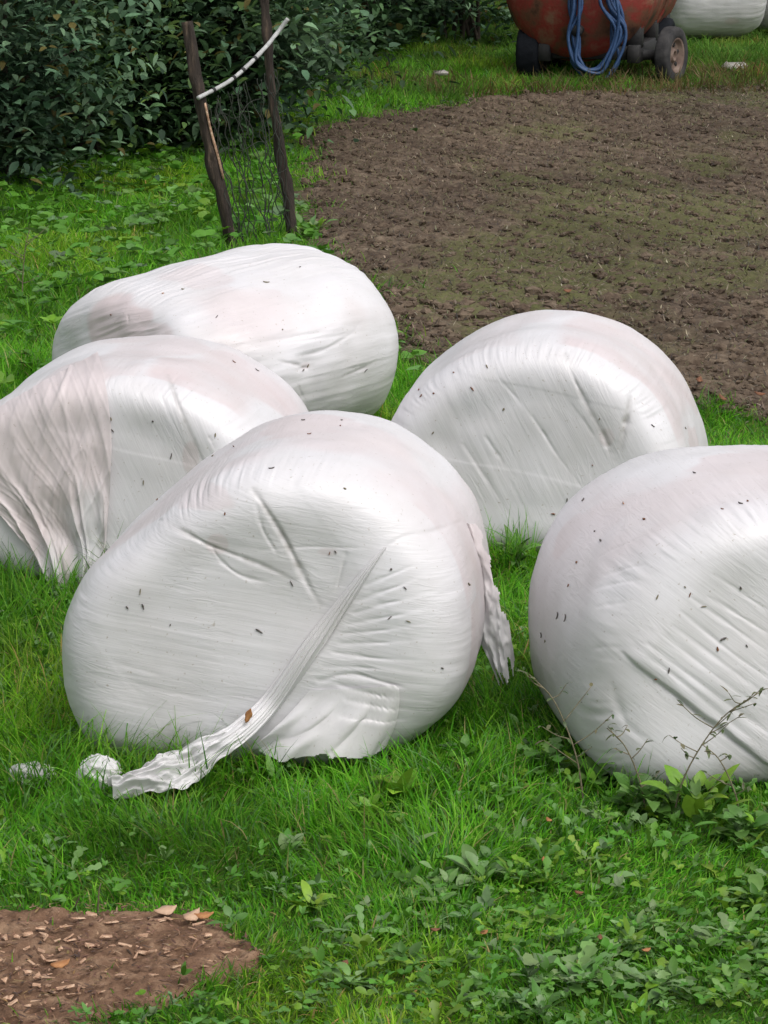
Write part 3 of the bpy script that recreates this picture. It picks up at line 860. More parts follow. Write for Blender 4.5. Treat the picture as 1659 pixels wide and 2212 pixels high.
def draped(b, left, right, nu, nv, off, foldfn, name, pinkfn=None, floor=0.03, rag=0.0, edge_fall=True):
    G = pix_rows(left, right, nu, nv)
    P = np.zeros((nu, nv, 3)); Nn = np.zeros((nu, nv, 3))
    for j in range(nv):
        lastp, lastn = None, None
        for i in range(nu):
            p, n = on_bale(b, *G[i, j])
            if p is None:
                if lastp is None: lastp, lastn = b['org'] + np.array([0, 0, .5]), np.array([0, -1.0, 0])
                d = ray(*G[i, j]); t = (lastp[1] - 0.004) / d[1]
                p = CAMP + d * t; n = lastn
                if p[2] < floor:
                    t = (floor - CAM_H) / d[2]; p = CAMP + d * t
            P[i, j] = p; Nn[i, j] = n; lastp, lastn = p, n
    # soften the normals so folds stay coherent
    for _ in range(6):
        Nn[1:-1] = (Nn[:-2] + Nn[1:-1] * 2 + Nn[2:]) / 4
        Nn[:, 1:-1] = (Nn[:, :-2] + Nn[:, 1:-1] * 2 + Nn[:, 2:]) / 4
    Nn /= np.linalg.norm(Nn, axis=2, keepdims=True)
    ti = np.linspace(0, 1, nu)[:, None] * np.ones((1, nv)); tj = np.linspace(0, 1, nv)[None, :] * np.ones((nu, 1))
    h = off + foldfn(ti, tj)
    P = P + Nn * h[..., None]
    P[..., 2] = np.maximum(P[..., 2], gz(P[..., 0], P[..., 1]) + 0.015)
    n = nu * nv
    pk = np.zeros(n) if pinkfn is None else pinkfn(ti, tj).ravel()
    wrap = np.stack([tj * 0.4, ti * 0.6, 0 * ti], -1).reshape(-1, 3)
    Fq = grid_faces(nu, nv)
    if rag:
        lim = 1 - rag * np.abs(fbm(tj * 9, tj * 0 + 3, seed=77, octv=3))
        okv = (ti <= lim).ravel()
        Fq = Fq[okv[Fq].all(1)]
    o = build(name, P.reshape(-1, 3), Fq, M['film_loose'], attrs=film_attrs(n, pk, None, wrap))
    to_parent(o, b)
    return o


# twisted tail across the front bale's end
nu, nv = 150, 44
cpx = spline([(832, 1182), (800, 1222), (755, 1285), (712, 1345), (665, 1408), (615, 1478), (565, 1540), (505, 1590), (440, 1632), (365, 1668), (290, 1696), (238, 1708)], nu)
wpx = np.interp(np.linspace(0, 1, nu), [0, 0.08, 0.3, 0.52, 0.64, 0.74, 0.84, 0.90, 0.95, 1.0], [6, 18, 42, 44, 50, 66, 92, 58, 34, 46])
C3 = np.zeros((nu, 3)); N3 = np.zeros((nu, 3))
last = None
for i in range(nu):
    p, n = on_bale(bf, *cpx[i])
    if p is not None and p[2] > 0.22 and (last is None or last[0] == i - 1):
        last = (i, np.linalg.norm(p - CAMP), n)
    C3[i], N3[i] = (p, n) if p is not None else (np.zeros(3), np.zeros(3))
i0, t0_, n0_ = last
re_ = ray(*cpx[-1]); t1_ = (0.05 - CAM_H) / re_[2]
for i in range(i0 + 1, nu):
    f_ = (i - i0) / (nu - 1 - i0)
    C3[i] = CAMP + ray(*cpx[i]) * (t0_ * (1 - f_) + t1_ * f_)
    N3[i] = n0_ * (1 - f_) + np.array([0.1, -0.55, 0.8]) * f_
for _ in range(14):
    C3[1:-1] = (C3[:-2] + 2 * C3[1:-1] + C3[2:]) / 4
    N3[1:-1] = (N3[:-2] + 2 * N3[1:-1] + N3[2:]) / 4
N3 /= np.linalg.norm(N3, axis=1)[:, None]
T3 = np.gradient(C3, axis=0); T3 /= np.linalg.norm(T3, axis=1)[:, None]
S3 = np.cross(T3, N3); S3 /= np.linalg.norm(S3, axis=1)[:, None]
ti = np.linspace(0, 1, nu)[:, None] * np.ones((1, nv)); tj = np.linspace(-1, 1, nv)[None, :] * np.ones((nu, 1))
sc = np.linalg.norm(C3 - CAMP, axis=1) / FOC
wid = (wpx * sc)[:, None]
lo = sstep(0.55, 0.85, ti)
hgt = (0.030 * (1 - 0.4 * lo)) * (1 - np.abs(tj) ** 2.5) * np.clip(wid / 0.06, 0.2, 1) + 0.006
tw = tj * 3.1 + 4.5 * ti + 1.1 * vnoise(ti * 3, tj * 0, seed=61)
fold = 0.55 * np.abs(np.sin(tw * 1.7)) + 0.35 * np.sin(tw * 4.3 + 2 * ti) + 0.22 * np.sin(tw * 8.5 - 3 * ti)
fold2 = fbm(tj * 2.6 + ti * 2, ti * 14, seed=63, octv=3) + 0.5 * (1 - 2 * np.abs(vnoise(tj * 3 + ti * 6, ti * 12 - tj * 2, seed=64)))
hgt = 0.6 * hgt + wid * 0.11 * fold * (1 - 0.4 * lo) + lo * 0.034 * fold2
wid = wid * (1 + 0.35 * lo * vnoise(ti * 24, np.sign(tj) * 2.2 + 0 * ti, seed=66))
P = C3[:, None, :] + S3[:, None, :] * (tj * wid * 0.5)[..., None] + N3[:, None, :] * hgt[..., None]
P[..., 2] = np.maximum(P[..., 2], gz(P[..., 0], P[..., 1]) + 0.02)
wrp = np.stack([tj * 0.12, ti * 0.8, 0 * ti], -1).reshape(-1, 3)
fold_shade = 0.28 * sstep(0.3, 0.9, -fold) * (1 - lo)  # shade in the deep folds, put into the colour
o = build("film_tail", P.reshape(-1, 3), grid_faces(nu, nv), M['film_loose'], attrs=film_attrs(nu * nv, None, np.clip(fold_shade, 0, 1).ravel(), wrp))
to_parent(o, bf)

# ruffled skirt of film at the foot of the front bale
def skirt_fold(t, j):
    e = 0.022 * np.abs(np.sin(j * 7.5 + 2.2 * t + 0.8 * vnoise(j * 3, t * 2, seed=71))) + 0.010 * np.sin(j * 19 + 3 * t)
    return 0.004 + 0.055 * t ** 2 * np.sin(np.pi * np.clip(j, 0.0, 1.0)) ** 0.5 + (1.1 * e * sstep(0.05, 0.6, t) + 0.007 * fbm(j * 4, t * 1.5, seed=72, octv=2) * t) * sstep(1.0, 0.85, j)
draped(bf, [(670, 1490), (630, 1535), (585, 1575), (535, 1612)], [(862, 1480), (862, 1520), (852, 1565), (832, 1606)], 60, 120, 0.004, skirt_fold, "film_skirt", rag=0.03)

# flap hanging down the right flank of the front bale
def flap_fold(t, j):
    return 0.008 * np.sin(j * 8 + 2 * t) * (0.3 + t) + 0.012 * fbm(j * 4, t * 7, seed=81, octv=3) + 0.012 * (1 - np.abs(vnoise(j * 6 + t * 3, t * 5, seed=82))) ** 4
lp = [(985, 1120), (1000, 1200), (1010, 1300), (1026, 1370), (1062, 1440), (1086, 1500)]
rp = [(1030, 1130), (1064, 1205), (1082, 1262), (1098, 1340), (1110, 1420), (1114, 1490)]
nu2, nv2 = 70, 30
G = pix_rows(lp, rp, nu2, nv2)
pl = bf['O'] + bf['a'] * 0.60
P = np.zeros((nu2, nv2, 3))
for i in range(nu2):
    for j in range(nv2):
        d = ray(*G[i, j])
        P[i, j] = CAMP + d * (((pl - CAMP) @ bf['a']) / (d @ bf['a']))
ti = np.linspace(0, 1, nu2)[:, None] * np.ones((1, nv2)); tj = np.linspace(0, 1, nv2)[None, :] * np.ones((nu2, 1))
P += (-bf['a'] * 1.0)[None, None, :] * (flap_fold(ti, tj) + 0.05 * np.sin(tj * 3.0) - 0.02)[..., None]
Fl = grid_faces(nu2, nv2)
okf = ((ti < 0.97 - 0.16 * np.abs(fbm(tj * 5, tj * 0 + 2, seed=84, octv=3))) & (tj < 0.96 + 0.1 * vnoise(ti * 14, ti * 0, seed=85))).ravel()
Fl = Fl[okf[Fl].all(1)]
o = build("film_flap", P.reshape(-1, 3), Fl, M['film_loose'], attrs=film_attrs(nu2 * nv2, (0.75 * sstep(0.65, 0.2, ti)).ravel(), None, np.stack([tj * .1, ti * .5, 0 * ti], -1).reshape(-1, 3)))
to_parent(o, bf)

# crumpled sheet over the left bale's end
def sheet_fold(t, j):
    x = j + 0.10 * t * np.sin(3 * t + 1) + 0.04 * vnoise(t * 3, j * 3, seed=90)
    f1 = np.abs(vnoise(x * 5.5 + 0.5 * vnoise(t * 2.2, j * 1.5, seed=97), t * 0.7, seed=91)); f2 = np.abs(vnoise(x * 13, t * 1.1 + 5, seed=92))
    dia = np.abs(vnoise((x * 0.55 + t * 0.8) * 8, (t * 0.5 - x) * 0.8, seed=95))
    low = sstep(0.25, 0.75, t)
    return 0.034 * (1 - f1) ** 3 * (0.15 + 0.85 * low) + 0.016 * (1 - f2) ** 3 * (0.2 + 0.8 * low) + 0.009 * (1 - dia) ** 6 * (1 - 0.4 * low) + 0.0022 * (1 - np.abs(vnoise((x - t * 0.45) * 22, t * 1.8 + j, seed=98))) ** 4 + 0.003 * (1 - np.abs(vnoise((x + t * 0.9) * 17, t * 2.2, seed=99))) ** 6 + 0.035 * sstep(0.7, 1.0, t) + 0.010 * low * fbm(x * 7, t * 5, seed=96, octv=2)


draped(bl, [(-90, 930), (-90, 1000), (-60, 1060), (0, 1108), (55, 1170), (100, 1240), (125, 1285)], [(212, 765), (232, 850), (242, 940), (240, 1040), (234, 1120), (226, 1200), (200, 1288)], 130, 130, 0.004, sheet_fold, "loose_film_sheet",
       pinkfn=lambda t, j: np.clip(0.80 * sstep(1.05, 0.45, t + 0.30 * fbm(j * 5, t * 3, seed=93, octv=3)), 0, 1), rag=0.10)


# crumpled lump of film lying in the grass, and a yellowed scrap beside it
def crumple(name, c, rx, ry, rz_, seed, mat, label, cat, dirtv=0.0):
    nu3, nv3 = 40, 60
    ph = np.linspace(0.02, np.pi - 0.02, nu3)[:, None]; th = np.linspace(0, 2 * np.pi, nv3, endpoint=False)[None, :]
    d = np.stack([np.sin(ph) * np.cos(th), np.sin(ph) * np.sin(th), np.cos(ph) + 0 * th], -1)
    k = 1 + 0.35 * (1 - 2 * np.abs(vnoise(d[..., 0] * 2.2, d[..., 1] * 2.2, d[..., 2] * 2.2, seed=seed))) * 0.6 + 0.14 * (0.5 - np.abs(vnoise(d[..., 0] * 5, d[..., 1] * 5, d[..., 2] * 5, seed=seed + 1)))
    P = d * k[..., None] * np.array([rx, ry, rz_])
    o = build(name, P.reshape(-1, 3), grid_faces(nu3, nv3, True), mat, attrs=film_attrs(nu3 * nv3, None, np.full(nu3 * nv3, dirtv)))
    o.location = c
    tag(o, label, cat)
    return o


g = gpt(215, 1708)
crumple("plastic_scrap", (g[0], g[1], 0.045 + float(gz(g[0], g[1]))), 0.058, 0.05, 0.055, 5, M['film_loose'], "crumpled ball of white film in the grass at the end of the twisted tail", "plastic scrap")
g = gpt(70, 1695)
crumple("plastic_scrap", (g[0], g[1], 0.03 + float(gz(g[0], g[1]))), 0.06, 0.04, 0.035, 15, M['film_loose'], "flat yellowish torn film scrap half hidden in grass by the left edge", "plastic scrap", 0.25)

# ------------------------------------------------------------------ specks on the bales
def flake(name, p, n, length, width, mat, rot, seed, curl=0.25):
    n = n / np.linalg.norm(n)
    t0 = np.cross(n, [0, 0, 1.0]) if abs(n[2]) < 0.95 else np.array([1.0, 0, 0])
    t0 /= np.linalg.norm(t0); b0 = np.cross(n, t0)
    e1 = t0 * math.cos(rot) + b0 * math.sin(rot); e2 = np.cross(n, e1)
    rg = np.random.default_rng(seed)
    m_ = 7
    t = np.linspace(-1, 1, m_)
    top, bot = [], []
    wv = np.clip(1 - np.abs(t) ** 2.2, 0.10, 1) * rg.uniform(0.7, 1.2, m_)
    V = []
    for k in range(m_):
        for s_ in (-1, 0, 1):
            hh = curl * length * (t[k] ** 2) * 0.4 + (0.12 * width if s_ == 0 else 0.0)
            V.append(e1 * t[k] * length / 2 + e2 * s_ * wv[k] * width / 2 + n * (0.0025 + hh))
    V = np.array(V)
    Vb = V - n * 0.0022
    Fg = grid_faces(m_, 3)
    rim_ = [0, 3, 6, 9, 12, 15, 18, 19, 20, 17, 14, 11, 8, 5, 2, 1]
    off = len(V)
    sides = np.array([[rim_[k], rim_[(k + 1) % len(rim_)], rim_[(k + 1) % len(rim_)] + off, rim_[k] + off] for k in range(len(rim_))])
    o = build(name, np.vstack([V, Vb]), [Fg, Fg[:, ::-1] + off, sides], mat)
    o.location = p
    return o


SPECKS = [(bf, "front middle bale", [(303, 1278), (275, 1312), (309, 1310), (368, 1350), (560, 1363), (630, 1260), (845, 1230), (842, 1335 - 0), (882, 1342), (745, 1056), (587, 1012), (486, 1110), (738, 908), (735, 920), (655, 908), (668, 938), (505, 965), (460, 985), (340, 1080), (955, 1443), (1012, 1262), (875, 1270), (712, 1195), (725, 1192)]),
          (bq, "right front bale", [(1615, 1083), (1600, 1088), (1560, 1100), (1480, 1268), (1490, 1285), (1392, 1122), (1347, 1088), (1285, 1148), (1298, 1168), (1246, 1215), (1228, 1265), (1205, 1330), (1222, 1335), (1178, 1385), (1170, 1372), (1562, 1380), (1550, 1402), (1613, 1395), (1445, 1448), (1417, 1467), (1520, 1310), (1600, 1270), (1420, 1290), (1260, 1080), (1500, 1022)]),
          (br, "bale behind the gap", [(937, 850), (980, 805), (910, 855), (1020, 840), (1088, 884), (1410, 920), (1052, 792), (935, 935), (1295, 905), (1280, 1005), (1195, 1110), (1225, 1080), (905, 842), (1480, 925)]),
          (bl, "left bale", [(212, 890), (240, 905), (243, 930), (310, 1042), (370, 985), (465, 940), (180, 835), (330, 910), (505, 782), (555, 800)]),
          (bb, "bale lying crosswise", [(352, 634), (395, 625), (468, 685), (648, 577), (575, 610), (610, 712), (665, 790), (655, 800), (240, 680), (790, 800)])]
k = 0
for b, what, pts in SPECKS:
    for (x, y) in pts:
        p, n = on_bale(b, x, y)
        if p is None: continue
        k += 1
        rg = random.Random(k)
        yellow = (b is bq and (x, y) == (1347, 1088)) or (b is bb and (x, y) == (352, 634))
        o = flake("leaf_fragment", p, n, rg.choice([rg.uniform(0.006, 0.012), rg.uniform(0.012, 0.022), rg.uniform(0.014, 0.028)]), rg.uniform(0.003, 0.008), M['dead_leaf'] if yellow else M[rg.choice(['speck', 'speck', 'brown_leaf', 'stalk'])], rg.uniform(0, 3.1), k)
        tag(o, ("ochre dry leaf fragment stuck to the " if yellow else "tiny dark leaf fragment stuck to the ") + what, "leaf fragment", "leaf fragments on the " + what)
p, n = on_bale(bf, 537, 1545)
o = flake("fallen_leaf", p - ray(537, 1545) * 0.085 if p is not None else gpt(537, 1545), n if n is not None else np.array([0, -1.0, 0]), 0.045, 0.02, M['dead_leaf'], 1.25, 999)
tag(o, "single orange brown leaf lying on the twisted film tail", "leaf")

# ------------------------------------------------------------------ posts, rope, netting
def post(base, top, r0, r1, name, label, seed):
    b = np.array(base); t = np.array(top)
    n = 60
    s = np.linspace(0, 1, n)[:, None]
    P = b * (1 - s) + t * s
    P[:, 0] += 0.022 * np.sin(s[:, 0] * 5 + seed) * np.sin(np.pi * s[:, 0]); P[:, 1] += 0.02 * np.sin(s[:, 0] * 4 + 1) * np.sin(np.pi * s[:, 0])
    V, F = tube(P, np.linspace(r0, r1, n) * (1 + 0.10 * np.sin(np.linspace(0, 17, n) + seed)), 18, 0.42, seed, noise_f=5.0)
    org = np.array([b[0], b[1], 0])
    o = build(name, V - org, F, M['wood'])
    o.location = org
    tag(o, label, "post", "wooden posts by the field corner")
    return P


bp1 = gpt(506, 548); bp2 = gpt(634, 512)
P1 = post(bp1 + [0, 0, -0.1], at_y(402, 48, bp1[1]) + [0, 0.05, 0], 0.040, 0.032, "wooden_post", "shorter leaning dark wooden post with a pale broken tip", 1)
P2 = post(bp2 + [0, 0, -0.1], at_y(560, -75, bp2[1]) + [0, 0.1, 0], 0.034, 0.026, "wooden_post", "taller slender wooden post at the corner of the tilled field", 2)
# pale split stripe of the left post
sp = np.array([P1[int(k_)] for k_ in np.linspace(22, 40, 10)]) + np.array([0.036, -0.022, 0])
V, F = tube(sp, 0.008, 6, 0.3, 9)
o = build("split_wood", V - np.array([bp1[0], bp1[1], 0]), F, M['chip']); o.parent = bpy.data.objects["wooden_post"]
# rope
rp0 = at_y(428, 212, bp1[1] - 0.06); rp1 = at_y(622, 40, bp2[1] - 0.05)
rpts = [rp0, at_y(500, 172, bp1[1] + 0.2), at_y(562, 115, bp2[1] - 0.25), at_y(598, 72, bp2[1] - 0.06), rp1]
rc = spline(rpts, 90)
V, F = tube(rc, 0.0125, 10, 0.12, 3, noise_f=20)
ro = build("rope", V, F, M['rope'])
tag(ro, "pale thick rope slung between the two wooden posts", "rope")
for k_ in (13, 31, 40, 52):
    q = rc[k_ - 1:k_ + 2]
    V, F = tube(spline(q, 5), 0.0155, 10)
    o = build("tie", V, F, M['iron']); o.parent = ro
# netting
n1, n2 = 21, 4
parts = []
for i in range(n1):
    f_ = i / (n1 - 1)
    tpx = np.array([440, 225]) * (1 - f_) + np.array([598, 150]) * f_ if True else 0
    bpx = np.array([508, 535]) * (1 - f_) + np.array([632, 495]) * f_
    s = np.linspace(0, 1, 70)
    yy = (bp1[1] * (1 - f_) + bp2[1] * f_)
    A = at_y(*tpx, yy); B = at_y(*bpx, yy)
    P = A * (1 - s[:, None]) + B * s[:, None]
    P[:, 0] += 0.006 * np.sin(s * (38 + 9 * math.sin(i * 2.3)) + i * 1.9) + 0.045 * vnoise(s * 3 + i * 5, s * 0, seed=3) + 0.015 * vnoise(s * 11 + i * 3, s * 0, seed=6)
    P[:, 1] += 0.03 * vnoise(s * 4 + i * 9, s * 0, seed=8)
    parts.append(tube(P, 0.0032, 5))
for j in range(n2):
    f_ = (j + 0.4) / n2
    s = np.linspace(0, 1, 40)
    A = at_y(*(np.array([440, 225]) * (1 - f_) + np.array([508, 535]) * f_), bp1[1]); B = at_y(*(np.array([598, 150]) * (1 - f_) + np.array([632, 495]) * f_), bp2[1])
    P = A * (1 - s[:, None]) + B * s[:, None]
    P[:, 2] += 0.03 * vnoise(s * 5, s * 0 + j, seed=12) - 0.05 * np.sin(np.pi * s)
    parts.append(tube(P, 0.0020, 5))
V, F = merge(parts)
no = build("wire_netting", V, F, M['wire'])
tag(no, "sagging dark wire netting stretched between the two wooden posts", "netting")

# ------------------------------------------------------------------ tank trailer
ty = gpt(1230, 172)
TY = ty[1] - 0.40
yawt = R(14)
tx = (1226 - 829.5) / FOC * (ty[1] / math.cos(PITCH) + 0.2)
tr = empty("tank_trailer", (tx, TY, 0), -yawt)       # local +Y runs away from us
tag(tr, "rusty red tank trailer with dusty wheels standing at the far edge of the tilled field", "tank trailer")
bpy.context.view_layer.update()


def tlocal(name, V, F, mat, parent=None, smooth=True):
    o = build(name, V, F, mat, smooth=smooth)
    o.parent = parent or tr
    return o


RT, LT, ZT = 0.68, 1.75, 0.885
prof = [(0.0, -0.22), (0.16, -0.21), (0.32, -0.175), (0.46, -0.12), (0.58, -0.06), (0.645, -0.01), (RT, 0.05), (RT, 0.055), (RT + 0.012, 0.06), (RT + 0.012, 0.10), (RT, 0.105)]
for yy in np.linspace(0.15, LT - 0.15, 12): prof.append((RT, yy))
prof += [(RT, LT - 0.05), (0.645, LT + 0.01), (0.58, LT + 0.06), (0.46, LT + 0.12), (0.32, LT + 0.175), (0.16, LT + 0.21), (0.0, LT + 0.22)]
V, F = lathe(prof, 56); V = V + [0, 0, ZT]
tank = tlocal("tank", V, F, M['rust'])
# raised weld band and outlet on the tank
th = np.linspace(0, 2 * np.pi, 61)
V, F = tube(np.stack([(RT + 0.008) * np.cos(th), 0 * th + 0.95, ZT + (RT + 0.008) * np.sin(th)], 1), 0.014, 8, cap=False)
tlocal("weld_band", V, F, M['rust'], tank)
V, F = lathe([(0, -0.34), (0.05, -0.34), (0.055, -0.30), (0.04, -0.295), (0.04, -0.15)], 20); V = V + [0.05, 0, ZT - 0.38]
tlocal("outlet", V, F, M['iron'], tank)
# chassis, with extra dark mass added to stand for the shade underneath
parts = [box((-0.30, LT / 2, 0.28), (0.11, LT + 0.1, 0.16)), box((0.52, LT / 2, 0.28), (0.11, LT + 0.1, 0.16)), box((0.1, 0.62, 0.235), (0.70, 0.5, 0.05))]
for yy in (0.05, 0.55, 1.1, LT - 0.05): parts.append(box((0.11, yy, 0.285), (0.70, 0.09, 0.12)))
for sx in (-1, 1):
    for yy in (0.12, 0.95, LT - 0.12):
        parts.append(box((0.11 + sx * 0.40, yy, 0.44), (0.13, 0.16, 0.24)))
V, F = merge(parts)
tlocal("chassis", V, F, M['iron'])
V, F = tube(np.array([[-0.52, 0.20, 0.26], [0, 0.20, 0.25], [0.78, 0.20, 0.26]]), 0.05, 12); tlocal("axle", V, F, M['iron'])
V, F = tube(np.array([[-0.46, 1.30, 0.26], [0, 1.35, 0.25], [0.52, 1.45, 0.26]]), 0.05, 12); tlocal("axle", V, F, M['iron'])


def wheel(cx, cy, out, w=0.17, mt='rubber', rimm='rim', rad=0.255):
    hw = w / 2
    e = empty("wheel", (0, 0, 0)); e.parent = tr; e.location = (cx, cy, rad - 0.008)
    rr = rad
    prof = [(0.155, -hw * 0.85), (0.185, -hw), (rr - 0.035, -hw), (rr - 0.008, -hw * 0.8), (rr, -hw * 0.5), (rr, hw * 0.5), (rr - 0.008, hw * 0.8), (rr - 0.035, hw), (0.185, hw), (0.155, hw * 0.85), (0.15, 0.0), (0.155, -hw * 0.85)]
    ns = 72
    V, F = lathe(prof, ns)
    # tread blocks
    Vr = V.reshape(len(prof), ns, 3)
    for i_ in (4, 5):
        k_ = np.where((np.arange(ns) // 2 + (i_ % 2)) % 2 == 0, 0.0, -0.010)
        rr_ = np.hypot(Vr[i_, :, 0], Vr[i_, :, 2])
        Vr[i_, :, 0] *= (rr_ + k_) / rr_; Vr[i_, :, 2] *= (rr_ + k_) / rr_
    V = Vr.reshape(-1, 3)
    V = np.stack([V[:, 1], V[:, 0], V[:, 2]], 1)
    t = build("tyre", V, [f[:, ::-1] for f in F], M[mt]); t.parent = e
    o_ = out
    prof = [(0.0, 0.02), (0.035, 0.02), (0.038, hw * 0.55), (0.055, hw * 0.55), (0.06, hw * 0.25), (0.085, hw * 0.20), (0.11, hw * 0.35), (0.13, hw * 0.30), (0.142, hw * 0.75), (0.16, hw * 0.92), (0.166, hw * 0.80), (0.15, 0.0), (0.15, -hw * 0.8)]
    V, F = lathe(prof, 48)
    V = np.stack([V[:, 1] * o_, V[:, 0], V[:, 2]], 1)
    r_ = build("rim", V, F, M[rimm]); r_.parent = e
    # dark hand holes of the disc wheel
    parts = []
    for q in range(5):
        a_ = q * 2 * np.pi / 5 + 0.3
        Vh, Fh = lathe([(0.0, 0), (0.022, 0), (0.022, -0.012), (0.0, -0.012)], 12)
        Vh = np.stack([Vh[:, 1] * o_ + o_ * hw * 0.36, Vh[:, 0] + 0.098 * np.cos(a_), Vh[:, 2] + 0.098 * np.sin(a_)], 1)
        h_ = build("hub_hole", Vh, Fh, M['iron']); h_.parent = e
    return e


wheel(-0.46, 0.20, -1, 0.21, rad=0.27); wheel(-0.46, 1.20, -1, 0.20, rad=0.27)
wheel(0.83, 0.20, 1, 0.135, 'rubber_old', rad=0.265).rotation_euler = (0, 0, R(-14))
wheel(0.56, 1.45, 1, 0.17)
# hose: one long blue hose hanging in a coil over the tank end
hp = []
rgh = np.random.default_rng(5)
TPos = np.array([tx, TY, 0.0])
cz = []
for k_ in range(9):
    a0 = rgh.uniform(-1, 1); a1 = rgh.uniform(-1, 1); a2 = rgh.uniform(-1, 1); a3 = rgh.uniform(-1, 1)
    yb = TY - 0.30 + 0.015 * (k_ - 4)
    cz += [at_y(1246 + 12 * a0, -90, yb + 0.06), at_y(1243 + 14 * a1, 10, yb), at_y(1240 + 14 * a0, 80, yb), at_y(1246 + 15 * a2, 138, yb - 0.02), at_y(1287 + 8 * a1, 166 + 16 * a3, yb - 0.03),
           at_y(1322 + 18 * a3, 132, yb - 0.02), at_y(1334 + 22 * a2, 66, yb), at_y(1318 + 24 * a0, 5, yb), at_y(1296 + 14 * a1, -90, yb + 0.06), at_y(1272, -150, yb + 0.16)]
V, F = tube(spline(cz, 1100), 0.0155, 7)
o = build("hose", V, F, M['hose'])
tag(o, "coiled blue hose hanging down over the rusty tank", "hose")

# ------------------------------------------------------------------ vegetation
def pick(n, cols, wts):
    cols = np.array(cols); i = RNG.choice(len(cols), n, p=np.array(wts) / sum(wts))
    c = cols[i] * RNG.uniform(0.75, 1.28, (n, 1))
    return np.clip(c * RNG.uniform(0.92, 1.08, (n, 3)), 0, 1)


def in_bale(x, y, pad=0.0):
    r_ = np.zeros(x.shape, bool)
    for (O, r, a, hw, L) in BALES:
        u = (x - O[0]) * r[0] + (y - O[1]) * r[1]; s = (x - O[0]) * a[0] + (y - O[1]) * a[1]
        r_ |= (((np.abs(u) / (hw * 0.80 + pad)) ** 4 + (np.abs(s - L / 2) / (L / 2 * 0.84 + pad)) ** 4) < 1)
    return r_


def bale_near(x, y):
    d = np.full(x.shape, 9.0)
    for (O, r, a, hw, L) in BALES:
        u = np.abs((x - O[0]) * r[0] + (y - O[1]) * r[1]) - hw; s = np.abs((x - O[0]) * a[0] + (y - O[1]) * a[1] - L / 2) - L / 2
        d = np.minimum(d, np.hypot(np.maximum(u, 0), np.maximum(s, 0)))
    return d


def scatter(y0, y1, x0f, x1f, dens):
    """uniform scatter in a wedge; x limits are functions of y"""
    yy = np.linspace(y0, y1, 200)
    xm0, xm1 = x0f(yy).min(), x1f(yy).max()
    n = int((y1 - y0) * (xm1 - xm0) * dens)
    y = RNG.uniform(y0, y1, n); x = RNG.uniform(xm0, xm1, n)
    k_ = (x > x0f(y)) & (x < x1f(y))
    return x[k_], y[k_]


GRASS_COLS = [(0.074, 0.272, 0.012), (0.112, 0.330, 0.017), (0.175, 0.375, 0.038), (0.046, 0.155, 0.015), (0.33, 0.30, 0.12), (0.125, 0.265, 0.078)]


def make_grass(name, x, y, h, wid, cols, wts, seg=3, lean=(0.15, 0.7), bend=(0.3, 1.6)):
    n = len(x)
    pos = np.stack([x, y, gz(x, y) - 0.005], 1)
    clump = vnoise(x * 5.5, y * 5.5, seed=201)
    yaw = np.pi * 2 * vnoise(x * 2.6, y * 2.6, seed=202) + RNG.normal(0, 1.1, n)
    pitch = np.pi / 2 - RNG.uniform(lean[0], lean[1], n)
    bd = RNG.uniform(bend[0], bend[1], n)
    L = h * RNG.uniform(0.55, 1.25, n) * (1 + 0.35 * clump)
    W = wid * RNG.uniform(0.7, 1.4, n)
    V, F, li = leaf_batch(pos, yaw, pitch, bd, L, W, blade_prof, seg, cols=2, fold=0.0, roll=RNG.uniform(-0.6, 0.6, n))
    c = pick(n, cols, wts)
    c *= (1 + 0.28 * vnoise(x * 1.7, y * 1.7, seed=204) + 0.22 * vnoise(x * 6, y * 6, seed=207))[:, None]
    yel = sstep(0.1, 0.8, fbm(x * 1.1 + 7, y * 1.1, seed=205, octv=2))[:, None]
    c = c * (1 + yel * np.array([[0.65, 0.16, 0.15]]))
    o = build(name, V, F, M['grass'], attrs={'tint': ('FLOAT_COLOR', c[li])})
    return tag(o, kind="stuff")


half = lambda y: 0.1185 * y / math.cos(PITCH)
# near turf
x, y = scatter(6.0, 15.5, lambda y: -half(y) - 2.0, lambda y: half(y) + 2.0, 9500)
k_ = RNG.uniform(0, 1, len(x)) < np.where(np.abs(x) < half(y) + 0.45, 1.0, 0.42)
x, y = x[k_], y[k_]
k_ = ~in_bale(x, y) & (FIELD_EDGE(x, y) + 0.16 * fbm(x * 2.2, y * 2.2, seed=31, octv=3) < 0.03 + RNG.exponential(0.06, len(x)))
pe = PATCH_EDGE(x, y) + 0.035 * fbm(x * 14, y * 14, seed=51, octv=3)
k_ &= (pe < RNG.exponential(0.022, len(x))) | (RNG.uniform(0, 1, len(x)) < 0.012)
x, y = x[k_], y[k_]
ppx = 829.5 + x / (y * math.cos(PITCH) + CAM_H * math.sin(PITCH)) * FOC
lush = sstep(7.75, 8.15, y + 0.10 * fbm(x * 3, y * 3, seed=210, octv=2)) * sstep(1500, 900, ppx + 160 * vnoise(x * 2, y * 2, seed=211))
bn = bale_near(x, y)
h = (0.050 + 0.070 * lush) * (1.0 + 0.40 * sstep(0.25, 0.03, bn)) * (1 + 0.35 * vnoise(x * 4, y * 4, seed=215))
h *= np.where(y > 10.2, 1.25, 1.0)
thin = RNG.uniform(0, 1, len(x)) < np.where(y < 9.6, 0.95 - 0.40 * lush, 0.55)
make_grass("grass", x[thin], y[thin], h[thin], np.where(np.abs(x[thin]) < half(y[thin]) + 0.45, 0.0050, 0.0078), GRASS_COLS, [3, 4, 3, 1.2, 0.45, 1.6], seg=4, lean=(0.1, 0.95))
